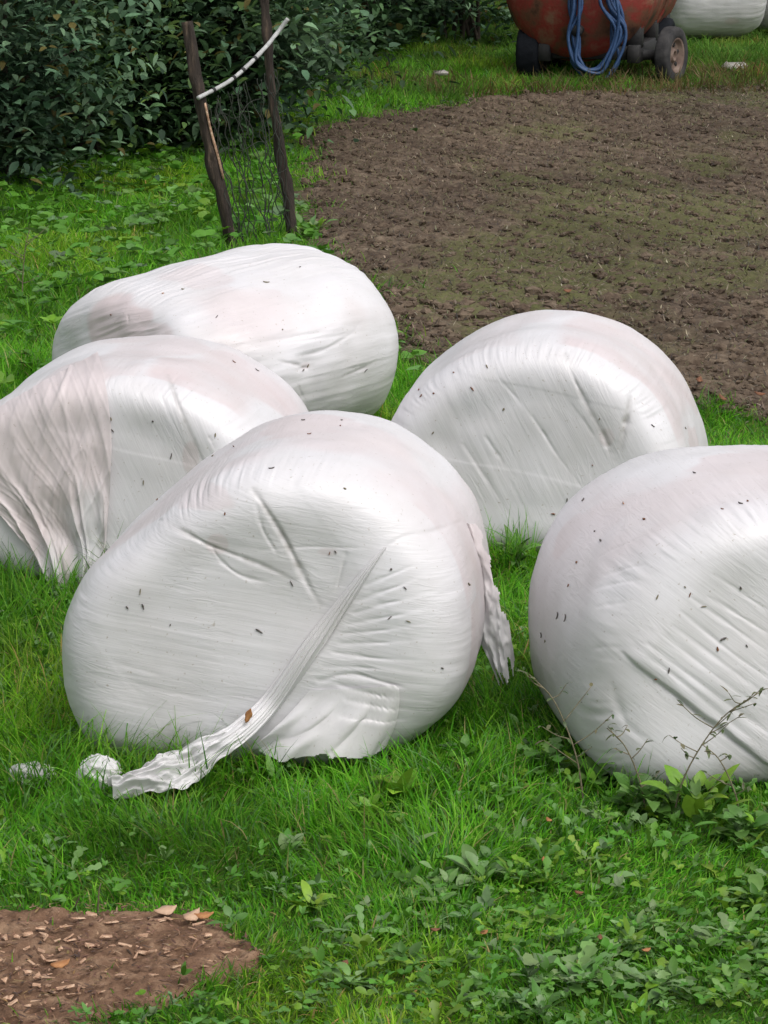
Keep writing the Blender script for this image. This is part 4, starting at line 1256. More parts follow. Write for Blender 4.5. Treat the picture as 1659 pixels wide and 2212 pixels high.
# left bank and field margin
x, y = scatter(15.5, 33, lambda y: -half(y) - 1.8, lambda y: np.minimum(half(y) + 0.9, 2.2 + 0 * y), 1500)
k_ = ~in_bale(x, y) & (FIELD_EDGE(x, y) + 0.16 * fbm(x * 2.2, y * 2.2, seed=31, octv=3) < -0.10 + RNG.exponential(0.08, len(x)))
x, y = x[k_], y[k_]
make_grass("grass", x, y, 0.12 + 0.05 * vnoise(x * 1.2, y * 1.2, seed=220), 0.0075, GRASS_COLS, [2.5, 4, 4, 0.8, 0.2, 1.5], seg=3)
# beyond the field
x, y = scatter(27.5, 46, lambda y: -0.5 + 0 * y, lambda y: half(y) + 3.0, 800)
k_ = ~in_bale(x, y) & (FIELD_EDGE(x, y) + 0.16 * fbm(x * 2.2, y * 2.2, seed=31, octv=3) < -0.10 + RNG.exponential(0.08, len(x)))
x, y = x[k_], y[k_]
make_grass("grass", x, y, 0.13 + 0.05 * vnoise(x * 1.2, y * 1.2, seed=221), 0.011, [(0.07, 0.165, 0.02), (0.10, 0.20, 0.03), (0.05, 0.12, 0.02), (0.20, 0.18, 0.06)], [3, 3, 1, 0.4], seg=3)
# brownish dry weeds along the far edge of the field
x, y = scatter(28.2, 30.4, lambda y: 0.3 + 0 * y, lambda y: half(y) + 0.8, 420)
k_ = (np.abs(FIELD_EDGE(x, y)) < 0.45) & (vnoise(x * 1.1, y * 1.1, seed=230) > -0.25)
make_grass("grass", x[k_], y[k_], 0.19 + 0 * x[k_], 0.010, [(0.12, 0.085, 0.035), (0.09, 0.10, 0.03), (0.16, 0.12, 0.06)], [3, 2, 1], seg=3)

# taller withered weeds beside the trailer's right wheel and left of its front
for (qx, qy, sx_, sy_, nn) in ((1530, 172, 0.26, 0.22, 420), (1390, 178, 0.12, 0.12, 90), (900, 190, 0.30, 0.3, 300), (1250, 190, 0.35, 0.15, 140)):
    g_ = gpt(qx, qy)
    x = RNG.normal(g_[0], sx_, nn); y = RNG.normal(g_[1], sy_, nn)
    make_grass("dry_weeds", x, y, 0.24 + 0 * x, 0.010, [(0.13, 0.095, 0.04), (0.10, 0.115, 0.035), (0.19, 0.15, 0.08), (0.08, 0.06, 0.03)], [3, 3, 1, 1], seg=3)
# clover and little herbs between the blades
def herbs(name, x, y, size, hmax, cols, wts, prof=round_prof, per=3, seg=4, flat=(0.0, 0.7), asp=0.85):
    n = len(x)
    xx = np.repeat(x, per) ; yy = np.repeat(y, per)
    hh = np.repeat(RNG.uniform(0.25, 1.0, n) * hmax, per)
    ang = np.repeat(RNG.uniform(0, 6.28, n), per) + np.tile(np.arange(per) * 2 * np.pi / per, n) + RNG.normal(0, 0.2, n * per)
    pos = np.stack([xx, yy, gz(xx, yy) + hh], 1)
    s = np.repeat(RNG.uniform(0.6, 1.35, n) * size, per)
    V, F, li = leaf_batch(pos, ang, RNG.uniform(flat[0], flat[1], n * per), RNG.uniform(0.1, 0.9, n * per), s * RNG.uniform(0.6, 1.2, n * per), s * asp * RNG.uniform(0.7, 1.2, n * per), prof, seg, cols=3, fold=0.22, roll=RNG.uniform(-0.5, 0.5, n * per))
    c = np.repeat(pick(n, cols, wts), per, 0)
    return tag(build(name, V, F, M['leaf'], attrs={'tint': ('FLOAT_COLOR', c[li])}), kind="stuff")


LEAF_COLS = [(0.060, 0.175, 0.016), (0.085, 0.220, 0.024), (0.11, 0.24, 0.050), (0.13, 0.25, 0.016)]
x, y = scatter(6.4, 13.5, lambda y: -half(y) - 0.4, lambda y: half(y) + 0.4, 300)
ppx = 829.5 + x / (y * math.cos(PITCH) + CAM_H * math.sin(PITCH)) * FOC
k_ = ~in_bale(x, y, -0.05) & (PATCH_EDGE(x, y) < 0.0)
lush = sstep(7.75, 8.15, y) * sstep(1400, 900, ppx)
k_ &= (RNG.uniform(0, 1, len(x)) < (1 - 0.85 * lush) * sstep(-0.5, 0.4, vnoise(x * 2.2, y * 2.2, seed=241)))
herbs("clover", x[k_], y[k_], 0.021, 0.06, LEAF_COLS, [3, 4, 2, 2])
# leafier herbs, thickest in the right half of the lawn and round the bales
for q_, (dens, sz, hm, pf, per) in enumerate(((150, 0.028, 0.06, ovate_prof, 4), (30, 0.050, 0.05, paddle_prof, 6), (32, 0.055, 0.04, lobed_prof, 6))):
    x, y = scatter(6.4, 13.0, lambda y: -half(y) - 0.4, lambda y: half(y) + 0.4, dens)
    ppx = 829.5 + x / (y * math.cos(PITCH) + CAM_H * math.sin(PITCH)) * FOC
    bn = bale_near(x, y)
    k_ = ~in_bale(x, y, -0.05) & (PATCH_EDGE(x, y) < 0.0)
    pr_ = sstep(-0.25, 0.45, fbm(x * 1.9, y * 1.9, seed=251 + q_, octv=2) + 0.5 * sstep(600, 1300, ppx) - 0.15 + 0.25 * sstep(0.4, 0.0, bn)) * (1 - 0.75 * sstep(7.75, 8.15, y) * sstep(8.9, 8.7, y) * sstep(1100, 700, ppx))
    k_ &= RNG.uniform(0, 1, len(x)) < 0.12 + 0.88 * pr_
    herbs("ground_cover", x[k_], y[k_], sz, hm, LEAF_COLS + [(0.12, 0.20, 0.075), (0.15, 0.25, 0.09)], [3, 4, 2, 2, 2, 1], prof=pf, per=per, seg=6 if q_ < 2 else 12, flat=(0.1, 1.3), asp=(0.5, 0.42, 0.34)[q_])
x, y = scatter(14.5, 26, lambda y: -half(y) - 0.8, lambda y: 0 * y + 0.4, 34)
k_ = ~in_bale(x, y) & (FIELD_EDGE(x, y) < 0)
herbs("ground_cover", x[k_], y[k_], 0.07, 0.16, LEAF_COLS + [(0.12, 0.2, 0.09)], [3, 4, 2, 1, 1], prof=ovate_prof, per=4)
# seedlings and moss tufts in the field
x, y = scatter(14.2, 29.5, lambda y: -1.2 + 0 * y, lambda y: half(y) + 2.4, 400)
k_ = (FIELD_EDGE(x, y) > 0.1) & (RNG.uniform(0, 1, len(x)) < sstep(0.0, 0.8, fbm(x * 0.5 + 3, y * 0.24, seed=44, octv=3) + 0.55 * sstep(0.5, 4.0, x) - 0.05))
x, y = x[k_], y[k_]
pos_y = gz(x, y) + 0.02
make_grass("seedlings", x, y, 0.055 + 0 * x, 0.006, [(0.085, 0.12, 0.03), (0.11, 0.13, 0.045), (0.06, 0.10, 0.025)], [3, 2, 2], seg=2)

# clods and straw bits on the field
def clods(name, x, y, size, mat, seed, flat=0.6):
    n = len(x)
    ico_t = np.array([(0, 0, 1), (0.89, 0, 0.45), (0.28, 0.85, 0.45), (-0.72, 0.53, 0.45), (-0.72, -0.53, 0.45), (0.28, -0.85, 0.45), (0.72, 0.53, -0.45), (-0.28, 0.85, -0.45), (-0.89, 0, -0.45), (-0.28, -0.85, -0.45), (0.72, -0.53, -0.45), (0, 0, -1)])
    ico_f = np.array([(0, 1, 2), (0, 2, 3), (0, 3, 4), (0, 4, 5), (0, 5, 1), (1, 6, 2), (2, 7, 3), (3, 8, 4), (4, 9, 5), (5, 10, 1), (2, 6, 7), (3, 7, 8), (4, 8, 9), (5, 9, 10), (1, 10, 6), (11, 7, 6), (11, 8, 7), (11, 9, 8), (11, 10, 9), (11, 6, 10)])
    s = size * RNG.lognormal(0, 0.45, n)
    j = RNG.uniform(0.65, 1.35, (n, 12, 1))
    V = ico_t[None] * j * s[:, None, None]
    V[..., 2] *= flat
    a_ = RNG.uniform(0, 6.28, n)
    ca, sa = np.cos(a_)[:, None], np.sin(a_)[:, None]
    V = np.stack([V[..., 0] * ca - V[..., 1] * sa, (V[..., 0] * sa + V[..., 1] * ca) * 0.8, V[..., 2]], -1)
    V += np.stack([x, y, gz(x, y) + 0.030], 1)[:, None, :]
    F = (ico_f[None] + (np.arange(n) * 12)[:, None, None]).reshape(-1, 3)
    return tag(build(name, V.reshape(-1, 3), F, mat, smooth=False, attrs={'green': ('FLOAT', np.zeros(n * 12))}), kind="stuff")


x, y = scatter(13.8, 29.5, lambda y: -1.2 + 0 * y, lambda y: half(y) + 0.9, 170)
k_ = FIELD_EDGE(x, y) > 0.05
clods("clods", x[k_], y[k_], 0.015, M['field'], 1)
x, y = scatter(13.8, 17.5, lambda y: -0.2 + 0 * y, lambda y: half(y) + 0.9, 110)
k_ = FIELD_EDGE(x, y) > 0.05
clods("clods", x[k_], y[k_], 0.026, M['field'], 2)
# straw
x, y = scatter(13.8, 29.5, lambda y: -1.2 + 0 * y, lambda y: half(y) + 2.4, 800)
k_ = FIELD_EDGE(x, y) > -0.10
x, y = x[k_], y[k_]; n = len(x)
V, F, li = leaf_batch(np.stack([x, y, gz(x, y) + RNG.uniform(0.030, 0.055, n)], 1), RNG.uniform(0, 6.28, n), RNG.uniform(-0.1, 0.9, n), RNG.uniform(-0.2, 0.9, n), RNG.uniform(0.012, 0.05, n), RNG.uniform(0.004, 0.010, n), blade_prof, 3, cols=2, fold=0)
tag(build("straw_litter", V, F, M['leaf'], attrs={'tint': ('FLOAT_COLOR', pick(n, [(0.15, 0.115, 0.075), (0.10, 0.072, 0.05), (0.32, 0.27, 0.20), (0.125, 0.13, 0.05), (0.035, 0.026, 0.02)], [3, 2, 0.5, 2.5, 3])[li])}), kind="stuff")

# single broad-leaved weeds
def weed(name, px, py, n, length, width, prof, cols, label, pitch=(0.2, 1.1), bend=(0.4, 1.4), seg=10, group=None, spread=0.03, seed=0, cat="weed", stem=0.0):
    g_ = gpt(px, py)
    z0 = float(gz(g_[0], g_[1]))
    n = int(n * 1.5); length *= 0.72; width *= 0.72
    a_ = np.arange(n) * 2.4 + RNG.normal(0, 0.3, n)
    rr = RNG.uniform(0, spread, n)
    pos = np.stack([rr * np.cos(a_), rr * np.sin(a_), RNG.uniform(0.0, 0.03 + stem, n)], 1)
    L = length * RNG.uniform(0.45, 1.0, n)
    V, F, li = leaf_batch(pos, a_, RNG.uniform(pitch[0], pitch[1], n), RNG.uniform(bend[0], bend[1], n), L, width * RNG.uniform(0.75, 1.2, n), prof, seg, cols=5, fold=0.18, roll=RNG.uniform(-0.35, 0.35, n), wob=0.08)
    c = pick(n, cols, [1] * len(cols))
    o = build(name, V, F, M['leaf'], attrs={'tint': ('FLOAT_COLOR', c[li])})
    o.location = (g_[0], g_[1], z0)
    return tag(o, label, cat, group)


GL = [(0.115, 0.230, 0.055), (0.150, 0.280, 0.080), (0.190, 0.310, 0.115)]
YL = [(0.150, 0.290, 0.022), (0.200, 0.340, 0.032), (0.130, 0.260, 0.022)]
DL = [(0.060, 0.155, 0.022), (0.090, 0.200, 0.034), (0.120, 0.230, 0.055)]
weed("weed", 1240, 2130, 16, 0.17, 0.055, lobed_prof, GL, "large pale grey-green lobed rosette in the lower right of the lawn", pitch=(0.3, 1.2), seg=16)
weed("weed", 1420, 2150, 12, 0.14, 0.045, lobed_prof, GL, "pale lobed weed right beside the largest grey-green rosette", pitch=(0.2, 1.0), seg=16)
weed("weed", 1380, 2010, 8, 0.11, 0.045, paddle_prof, GL, "small grey-green paddle-leaved weed above the lobed rosettes", pitch=(0.4, 1.2))
weed("weed", 865, 1735, 11, 0.17, 0.085, ovate_prof, YL, "bright yellow-green broad-leaved dock in front of the middle bale", pitch=(0.5, 1.3), seg=9)
weed("weed", 800, 1760, 7, 0.13, 0.06, ovate_prof, YL, "small yellow-green dock just left of the brightest dock", pitch=(0.4, 1.1))
weed("weed", 1035, 1900, 15, 0.16, 0.055, paddle_prof, GL, "spoon-leaved rosette of pale upright leaves in mid lawn", pitch=(0.4, 1.25))
weed("weed", 935, 1925, 7, 0.12, 0.045, paddle_prof, DL, "dark weed with one round pale leaf beside the spoon-leaved rosette", pitch=(0.2, 0.9))
weed("weed", 1285, 1725, 10, 0.15, 0.075, paddle_prof, DL, "round-leaved dark weed at the foot of the right front bale", pitch=(0.6, 1.4), stem=0.04)
weed("weed", 1400, 1770, 26, 0.13, 0.06, ovate_prof, DL, "wide dark leafy weed patch before the right front bale", pitch=(0.2, 1.2), spread=0.08, stem=0.05)
weed("weed", 1505, 1785, 24, 0.14, 0.05, ovate_prof, DL + YL, "leafy upright weed with yellowish leaves under the right front bale", pitch=(0.6, 1.4), spread=0.08, stem=0.06)
weed("weed", 1600, 1825, 20, 0.12, 0.055, ovate_prof, DL, "low dark leafy weed at the right edge below the bale", pitch=(0.1, 1.0), spread=0.07, stem=0.04)
weed("weed", 1185, 1690, 22, 0.12, 0.055, lobed_prof, DL, "dark jagged weed between the two front bales", pitch=(0.3, 1.2), spread=0.05, stem=0.05, seg=14)
weed("weed", 1290, 1900, 6, 0.12, 0.05, paddle_prof, GL, "flat weed with one pale oval leaf in the right of the lawn", pitch=(0.0, 0.5))
weed("weed", 30, 1600, 12, 0.15, 0.075, ovate_prof, YL, "light green broad-leaved weed by the left edge beside the front bale", pitch=(0.4, 1.2))
weed("weed", 115, 1620, 14, 0.12, 0.06, ovate_prof, DL, "darker leafy weed touching the left foot of the front bale", pitch=(0.4, 1.2), spread=0.08)
weed("weed", 597, 1715, 3, 0.11, 0.05, ovate_prof, [(0.12, 0.24, 0.05)], "single upright heart-shaped leaf in front of the film skirt", pitch=(1.1, 1.5), bend=(0.1, 0.4), stem=0.02)
weed("weed", 1115, 1250, 12, 0.16, 0.04, ovate_prof, DL, "dark grassy weed growing between the front bales and the bale behind", pitch=(0.8, 1.5), stem=0.05)
weed("weed", 620, 1850, 8, 0.10, 0.04, ovate_prof, DL, "small weed hidden in the lush grass below the front bale", pitch=(0.4, 1.2))
weed("weed", 1650, 1960, 12, 0.13, 0.05, paddle_prof, DL, "dark weed at the right edge of the lawn", pitch=(0.3, 1.1))
weed("weed", 760, 200, 9, 0.30, 0.16, ovate_prof, [(0.10, 0.2, 0.05), (0.14, 0.25, 0.09)], "big-leaved weed on the far grass left of the tank trailer", pitch=(0.3, 1.1))
weed("weed", 670, 510, 14, 0.14, 0.07, ovate_prof, YL + GL, "light green leafy weed at the foot of the taller post", pitch=(0.4, 1.3), spread=0.1, stem=0.05)
weed("weed", 375, 300, 14, 0.26, 0.11, ovate_prof, [(0.10, 0.19, 0.06), (0.13, 0.23, 0.08)], "pale green leafy weed at the edge of the shrubs left of the posts", pitch=(0.3, 1.2), spread=0.15, stem=0.25)
# scattered smaller weeds nothing tells apart
for k_ in range(80):
    x_, y_ = random.uniform(0, 1659), random.uniform(1700, 2190)
    if x_ < 620 and y_ > 1940: continue
    if x_ < 900 and y_ < 1950 and random.random() < 0.75: continue
    weed("weed", x_, y_, random.randint(5, 9), random.uniform(0.08, 0.14), random.uniform(0.03, 0.05), random.choice([ovate_prof, paddle_prof, lobed_prof]), random.choice([GL, DL, YL, GL]),
         "small low broad-leaved weed growing among the lawn grass", pitch=(0.1, 1.0), group="small weeds scattered in the lawn")


# tall bare or seeding stalks
def stalk(px, py, height, branches, label, seed, bend=0.12, leafy=True, r=0.0028):
    rg = random.Random(seed)
    g_ = gpt(px, py)
    root = empty("tall_stalk", (g_[0], g_[1], float(gz(g_[0], g_[1]))))
    tag(root, label, "weed stalk")
    dx = rg.uniform(-1, 1)
    main = spline([(0, 0, 0), (dx * bend * 0.3, -0.01, height * 0.4), (dx * bend, -0.02, height * 0.8), (dx * bend * 1.8, -0.02, height)], 24)
    parts = [tube(main, np.linspace(r, r * 0.5, 24), 6)]
    tips = []
    for q in range(branches):
        k0 = rg.randint(7, 21); p0 = main[k0]
        sx = rg.choice([-1, 1]); ln = height * rg.uniform(0.12, 0.4)
        e_ = p0 + np.array([sx * ln * rg.uniform(0.5, 0.9), rg.uniform(-0.04, 0.02), ln * rg.uniform(0.3, 0.8)])
        br_ = spline([p0, (p0 + e_) / 2 + np.array([0, 0, -0.01 * rg.random()]), e_], 10)
        parts.append(tube(br_, np.linspace(r * 0.6, r * 0.35, 10), 5)); tips += [br_[5], br_[7], br_[9]]
    tips += [main[k0] for k0 in (10, 14, 18, 21, 23)]
    V, F = merge(parts)
    o = build("stem", V, F, M['stalk']); o.parent = root
    if leafy:
        tp = np.array(tips); n = len(tp)
        V, F, li = leaf_batch(tp, RNG.uniform(0, 6.28, n), RNG.uniform(-0.6, 0.9, n), RNG.uniform(0.2, 1.2, n), RNG.uniform(0.016, 0.034, n), RNG.uniform(0.007, 0.013, n), ovate_prof, 4, cols=3, fold=0.2)
        c = pick(n, [(0.10, 0.12, 0.05), (0.14, 0.13, 0.07), (0.07, 0.11, 0.04)], [1, 1, 1])
        o = build("foliage", V, F, M['leaf'], attrs={'tint': ('FLOAT_COLOR', c[li])}); o.parent = root
    return root


stalk(1262, 1750, 0.39, 7, "tall thin branching weed stalk before the left part of the right front bale", 1)
stalk(1450, 1785, 0.38, 10, "slanting dry branching stalk across the film edge of the right front bale", 2, bend=0.14)
stalk(1395, 1770, 0.26, 5, "short dry stalk between the two tall stalks before the right bale", 3)
stalk(1600, 1790, 0.24, 4, "short thin stalk at the right edge before the bale", 4)
stalk(48, 665, 0.42, 7, "dark thin weed stalk by the left edge near the crosswise bale", 5, r=0.004)
stalk(212, 1985, 0.10, 0, "single upright straw stem at the back edge of the bare soil", 6, bend=0.01, leafy=False, r=0.003)
# tufts of longer grass standing against the bales
def tuft(px, py, n, h, label, spread=0.06):
    g_ = gpt(px, py)
    x_ = RNG.normal(0, spread, n); y_ = RNG.normal(0, spread * 0.5, n)
    V, F, li = leaf_batch(np.stack([x_, y_, 0 * x_], 1), RNG.uniform(0, 6.28, n), np.pi / 2 - RNG.uniform(0.05, 0.6, n), RNG.uniform(0.2, 1.6, n), h * RNG.uniform(0.6, 1.2, n), RNG.uniform(0.003, 0.006, n), blade_prof, 6, cols=2, fold=0, roll=RNG.uniform(-0.6, 0.6, n))
    c = pick(n, GRASS_COLS[:4], [2, 3, 2, 2])
    o = build("grass_tuft", V, F, M['grass'], attrs={'tint': ('FLOAT_COLOR', c[li])})
    o.location = (g_[0], g_[1], float(gz(g_[0], g_[1])))
    tag(o, label, "grass tuft")


tuft(405, 1712, 60, 0.24, "tall grass tuft in front of the twisted film tail", 0.05)
tuft(1112, 1255, 110, 0.24, "grass tuft in the gap between the middle bale and the bale behind", 0.06)
tuft(1065, 1600, 90, 0.20, "dark grass tuft at the right foot of the front bale", 0.07)
tuft(330, 1708, 40, 0.17, "sparse grass tuft before the lower left of the front bale", 0.06)
tuft(1330, 1755, 60, 0.18, "grass tuft at the lower left of the right front bale", 0.08)

# ------------------------------------------------------------------ shrubs
def shrub(cx, cy, rx, ry, h, n, lsize, label, cols, seed, z0=0.0, group="shrubs along the left field edge", cat="shrub", name="shrub", droop=(0.2, 1.2)):
    rg = np.random.default_rng(seed)
    n = int(n * 1.6); lsize *= 0.74 if seed % 3 else 0.95
    root = empty(name, (cx, cy, float(gz(cx, cy))))
    tag(root, label, cat, group)
    ncl = max(14, int(n / 75))
    # clump centres through the crown, more of them towards the outside
    u = rg.normal(0, 1, (ncl, 3)); u /= np.linalg.norm(u, axis=1)[:, None]
    rr = rg.uniform(0.35, 1.0, ncl) ** 0.6 * (1 + 0.22 * rg.normal(0, 1, ncl))
    cc = u * rr[:, None] * np.array([rx, ry, h * 0.5]) + np.array([0, 0, z0 + h * 0.5])
    cc[:, 2] = np.maximum(cc[:, 2], 0.05)
    per = n // ncl
    ctr = np.repeat(cc, per, 0)
    sp = np.repeat(rg.uniform(0.07, 0.30, ncl), per)[:, None] * (0.5 + 0.5 * h)
    pos = ctr + rg.normal(0, 1, ctr.shape) * sp * np.array([1, 1, 0.7])
    pos[:, 2] = np.maximum(pos[:, 2], 0.03)
    m_ = len(pos)
    yaw = np.repeat(rg.uniform(0, 6.28, ncl), per) + rg.normal(0, 1.3, m_)
    V, F, li = leaf_batch(pos, yaw, rg.uniform(-0.7, 0.8, m_), rg.uniform(droop[0], droop[1], m_), lsize * rg.uniform(0.45, 1.45, m_), lsize * rg.uniform(0.28, 0.6, m_), ovate_prof, 4, cols=3, fold=0.2, roll=rg.uniform(-0.5, 0.5, m_))
    cl = np.array(cols)[rg.integers(0, len(cols), ncl)]
    c = np.repeat(cl * rg.uniform(0.5, 1.7, (ncl, 1)), per, 0) * rg.uniform(0.6, 1.5, (m_, 1))
    old = rg.random(m_) < 0.03
    c[old] = np.array([0.13, 0.11, 0.035]) * rg.uniform(0.6, 1.2, (old.sum(), 1))
    o = build("crown", V, F, M['shrub'], attrs={'tint': ('FLOAT_COLOR', c[li])}); o.parent = root
    parts = []
    for k0 in range(min(12, ncl)):
        e_ = cc[k0]
        b0 = np.array([rg.normal(0, 0.12), rg.normal(0, 0.12), -0.05])
        mid = b0 * 0.4 + e_ * 0.6 + np.array([0, 0, 0.1]); mid[:2] *= 0.6
        parts.append(tube(spline([b0, mid, e_], 14), np.linspace(0.022, 0.006, 14), 7))
    V, F = merge(parts)
    o = build("trunk", V, F, M['bark']); o.parent = root
    return root


SC = [(0.024, 0.055, 0.020), (0.038, 0.080, 0.030), (0.055, 0.105, 0.042)]
SB = [(0.040, 0.080, 0.045), (0.058, 0.110, 0.060), (0.085, 0.140, 0.078)]
SY = [(0.075, 0.125, 0.028), (0.06, 0.11, 0.03), (0.045, 0.09, 0.025)]
shrub(-2.75, 22.0, 0.85, 0.7, 2.3, 5200, 0.135, "dense dark shrub with drooping leaves at the far left edge", SB, 1)
shrub(-2.3, 23.6, 0.8, 0.7, 2.9, 5200, 0.125, "tall shrub with yellowish sprays at the upper left", SY + SC, 2)
shrub(-1.35, 24.4, 0.75, 0.6, 1.55, 4800, 0.125, "broad dark green shrub between the left edge and the posts", SC + SB, 3)
shrub(-1.25, 26.0, 0.7, 0.6, 1.7, 4200, 0.12, "rounded green shrub directly behind the shorter post", SC + SB, 4)
shrub(-0.95, 28.2, 0.75, 0.7, 2.3, 4200, 0.12, "dark shrub behind the rope between the posts", SC, 5)
shrub(0.85, 33.6, 0.9, 0.8, 2.4, 3600, 0.13, "grey-green shrub just right of the taller post", SB, 6)
shrub(-0.2, 32.0, 1.0, 0.9, 3.0, 3600, 0.14, "very dark tall shrub seen between the posts", SC, 7)
shrub(-1.7, 27.2, 1.1, 0.9, 3.6, 5000, 0.14, "tall dark shrub rising behind the broad left shrub", SC, 8)
shrub(-3.4, 25.5, 1.1, 0.9, 3.6, 4200, 0.14, "tall dark shrub in the top left corner", SC, 9)
shrub(1.9, 36.5, 1.1, 0.9, 2.6, 3200, 0.15, "mid green shrub left of the rusty tank", SB + SY, 10)
shrub(0.4, 38.0, 1.3, 1.0, 3.6, 3200, 0.16, "dark background shrub beyond the far grass", SC, 11)
shrub(-1.9, 31.5, 1.4, 1.0, 4.2, 3600, 0.16, "highest shrub at the back of the left thicket", SC, 12)
# bramble-like undergrowth at the shrubs' feet
x, y = scatter(21.5, 36, lambda y: -half(y) - 0.8, lambda y: -2.55 + (y - 21) * 0.24, 110)
herbs("undergrowth", x, y, 0.12, 0.45, SC + SB + [(0.09, 0.16, 0.05)], [2, 2, 2, 2, 2, 2, 1], prof=ovate_prof, per=4)
# added trees beyond, mostly above the frame, put there to shade the thicket
for k_, (tx_, ty_) in enumerate([(-3.5, 29.5), (-0.5, 36.0)]):
    rt = shrub(tx_, ty_, 2.0, 1.6, 3.4, 3800, 0.2, ["tree crown over the top left thicket", "tree crown above the shrubs behind the posts"][k_], SC, 40 + k_, z0=2.2, group="trees behind the thicket", cat="tree", name="tree")

# ------------------------------------------------------------------ chips, leaves, stones
def chip(px, py, ln, wd, rot, seed, label, group, mat='chip', name="wood_chip", cat="wood chip"):
    g_ = gpt(px, py)
    rg = np.random.default_rng(seed)
    V, F = box((0, 0, 0), (ln, wd, wd * 0.35), 0, wd * 0.1)
    V[:, 1] *= 1 - 0.75 * rg.random() * (V[:, 0] / ln + 0.5)
    V[:, 2] *= 0.6 + 0.5 * rg.random()
    V[:, 0] += 0.5 * rg.normal() * V[:, 1]
    V[:, 1] += wd * 0.8 * rg.normal() * (V[:, 0] / ln) ** 2
    V[:, 2] += 0.15 * ln * (V[:, 0] / ln) ** 2
    V += rg.normal(0, wd * 0.07, V.shape)
    o = build(name, V, F, M[mat], smooth=False)
    o.location = (g_[0], g_[1], float(gz(g_[0], g_[1])) + 0.022 + 0.004 * rg.normal())
    o.rotation_euler = (rg.normal(0, 0.25), rg.normal(0, 0.2), rot)
    return tag(o, label, cat, group)


CH = [(430, 2010, .065, .012, 0.05), (230, 2038, .05, .014, -0.1), (240, 2005, .06, .016, .15), (450, 2030, .03, .02, .5), (420, 2040, .045, .012, -.2), (350, 2000, .05, .03, .8), (490, 2070, .03, .012, .3), (470, 2065, .02, .012, 1.1), (380, 2105, .04, .014, -.3),
      (400, 2110, .028, .011, -.4), (200, 2060, .05, .018, .1), (240, 2060, .03, .016, .9), (305, 2065, .05, .016, -.1), (330, 2075, .04, .014, .1), (170, 2005, .05, .013, .1), (200, 1996, .04, .018, .3), (300, 2000, .05, .011, -.1), (15, 2050, .035, .02, .2), (35, 2045, .02, .016, .9),
      (60, 2040, .04, .02, .6), (90, 2035, .05, .018, .4), (105, 2080, .04, .014, .1), (110, 2095, .035, .013, -.2), (75, 2105, .022, .015, .7), (25, 2115, .05, .025, .2), (55, 2120, .04, .022, .7), (85, 2130, .03, .02, -.3), (10, 2140, .03, .02, .5), (90, 2150, .06, .016, .35),
      (140, 2155, .07, .013, .3), (115, 2160, .03, .014, .1), (20, 2180, .04, .022, 1.2), (60, 2190, .03, .014, .3), (260, 2120, .035, .014, .1), (210, 2115, .03, .013, -.2), (180, 2095, .03, .012, .6), (130, 2070, .03, .014, .1), (330, 2120, .025, .012, .2), (460, 2050, .03, .014, .1),
      (360, 2060, .03, .012, -.4), (270, 2090, .03, .012, .2), (505, 2060, .022, .013, .4), (60, 2070, .03, .013, .2), (140, 2020, .03, .013, .5)]
for k_, (x_, y_, l_, w_, r_) in enumerate(CH):
    chip(x_, y_, l_ * random.uniform(0.5, 0.85), w_ * random.uniform(0.7, 1.0), r_ + random.gauss(0, 0.6), k_, "pale wood chip lying on the patch of bare soil", "wood chips on the bare soil")
for k_ in range(70):
    x_, y_ = random.uniform(-40, 520), random.uniform(1990, 2205)
    g_ = gpt(x_, y_)
    if PATCH_EDGE(g_[0:1], g_[1:2])[0] < 0.03: continue
    chip(x_, y_, random.uniform(0.015, 0.035), random.uniform(0.006, 0.011), random.uniform(0, 3.14), 100 + k_, "pale wood chip lying on the patch of bare soil", "wood chips on the bare soil", mat=random.choice(['chip', 'tan_leaf', 'chip']))


x, y = scatter(6.4, 8.2, lambda y: -half(y) - 0.3, lambda y: 0 * y + 0.1, 2600)
k_ = PATCH_EDGE(x, y) > -0.015
x, y = x[k_], y[k_]; n = len(x)
V, F, li = leaf_batch(np.stack([x, y, gz(x, y) + 0.02 + RNG.uniform(0, 0.008, n)], 1), RNG.uniform(0, 6.28, n), RNG.uniform(-0.2, 0.45, n), RNG.uniform(-0.3, 0.9, n), RNG.lognormal(-4.1, 0.5, n), RNG.uniform(0.002, 0.008, n), blade_prof, 3, cols=2, fold=0)
tag(build("soil_litter", V, F, M['leaf'], attrs={'tint': ('FLOAT_COLOR', pick(n, [(0.22, 0.12, 0.075), (0.12, 0.06, 0.04), (0.34, 0.22, 0.14), (0.06, 0.035, 0.025), (0.26, 0.17, 0.07)], [3, 3, 1.4, 2, 1])[li])}), kind="stuff")


def dead(px, py, size, mat, rot, label, seed, z=0.03, group=None, tilt=0.2):
    g_ = gpt(px, py)
    p_ = np.array([g_[0], g_[1], float(gz(g_[0], g_[1])) + z])
    o = flake("fallen_leaf", p_, np.array([tilt * 0.5, -tilt, 0.95]), size, size * 0.62, mat, rot, seed, curl=0.22)
    return tag(o, label, "leaf", group)


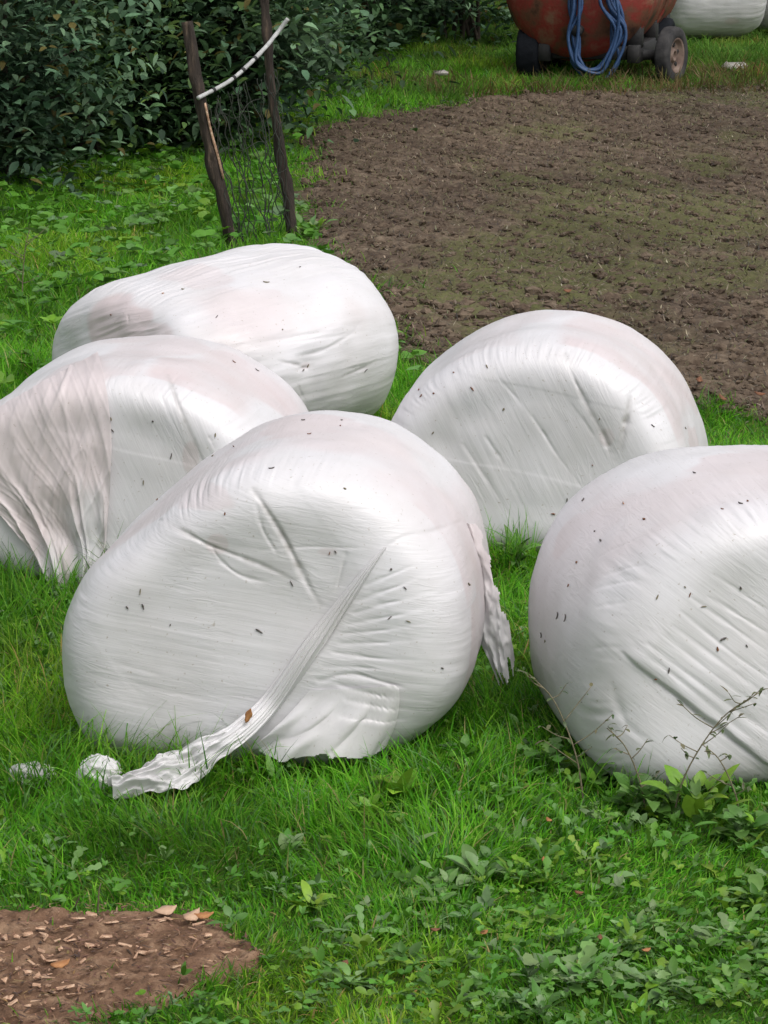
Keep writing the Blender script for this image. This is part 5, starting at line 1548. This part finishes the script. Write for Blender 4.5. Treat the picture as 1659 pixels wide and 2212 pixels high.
dead(357, 1990, 0.06, M['tan_leaf'], 0.4, "pale curled leaf on the back edge of the bare soil", 301)
dead(415, 2000, 0.06, M['tan_leaf'], 1.0, "tan leaf among the chips below the tall grass", 302)
dead(440, 1998, 0.05, M['dead_leaf'], 0.2, "orange leaf beside the tan leaf on the bare soil", 303)
dead(130, 2110, 0.05, M['dead_leaf'], 0.5, "yellowish brown leaf lying near the centre of the bare soil", 304)
for k_, (x_, y_) in enumerate([(940, 2035), (1045, 2040), (1295, 2050), (1185, 1805), (1250, 1952), (1395, 2080), (745, 2110), (1175, 1885)]):
    dead(x_, y_, 0.024, M['dead_leaf' if k_ % 2 else 'brown_leaf'], k_ * 0.7, "small brown fallen leaf lying on the lawn grass", 320 + k_, z=0.045, group="fallen leaves on the lawn")
# reddish leaves at the near edge of the field
for k_, (x_, y_) in enumerate([(1225, 655), (1510, 845), (1560, 880), (1640, 872)]):
    dead(x_, y_, 0.05, M['brown_leaf'], k_ * 0.9, "rusty leaf lying on the tilled soil behind the right bales", 340 + k_, z=0.06, group="leaves on the near field edge", tilt=0.4)
g_ = gpt(1400 + 60, 300 - 110)
V, F = box((0, 0, 0), (0.22, 0.16, 0.09), 0.3, 0.03)
rgs = np.random.default_rng(9); V += rgs.normal(0, 0.012, V.shape)
o = build("stone", V, F, M['stone']); o.location = (gpt(1588, 158)[0], gpt(1588, 158)[1], 0.05)
tag(o, "grey stone lying in the grass right of the trailer", "stone")
g_ = gpt(1130, 186)
V, F = box((0, 0, 0), (0.24, 0.12, 0.05), 0.1, 0.015)
o = build("stone", V * 0.6 + rgs.normal(0, 0.008, V.shape), F, M['stone']); o.location = (gpt(952, 182)[0], gpt(952, 182)[1], 0.10)
tag(o, "pale flat stone at the far left edge of the tilled soil", "stone")

# ------------------------------------------------------------------ light
w = bpy.data.worlds.new("World"); scene.world = w
w.use_nodes = True
nt = w.node_tree
bg = nt.nodes["Background"]
SUN_EL, SUN_AZ = R(58), R(138)      # azimuth clockwise from +Y (high, from the right)
sky = nt.nodes.new("ShaderNodeTexSky")
sky.sky_type = 'NISHITA'
sky.sun_disc = False
sky.sun_elevation = SUN_EL
sky.sun_rotation = SUN_AZ
sky.air_density = 1.0
sky.dust_density = 4.0
sky.ozone_density = 1.0
hs = nt.nodes.new("ShaderNodeHueSaturation")        # cloud cover: a greyer sky
hs.inputs["Saturation"].default_value = 0.22
nt.links.new(sky.outputs[0], hs.inputs["Color"])
nt.links.new(hs.outputs[0], bg.inputs["Color"])
bg.inputs["Strength"].default_value = 0.15
sd = bpy.data.lights.new("sun", 'SUN')
sd.energy = 0.8
sd.angle = R(40)
sd.color = (1.0, 0.96, 0.90)
so_ = bpy.data.objects.new("sun", sd); COL.objects.link(so_)
dirv = Vector((math.sin(SUN_AZ) * math.cos(SUN_EL), math.cos(SUN_AZ) * math.cos(SUN_EL), math.sin(SUN_EL)))
so_.rotation_euler = dirv.to_track_quat('Z', 'Y').to_euler()
so_.location = (0, 0, 30)

scene.view_settings.view_transform = 'Standard'
scene.view_settings.look = 'None'
scene.view_settings.exposure = 0.49
scene.view_settings.gamma = 1.0
scene.render.engine = 'CYCLES'
scene.cycles.max_bounces = 8
scene.cycles.diffuse_bounces = 4
scene.cycles.transmission_bounces = 4
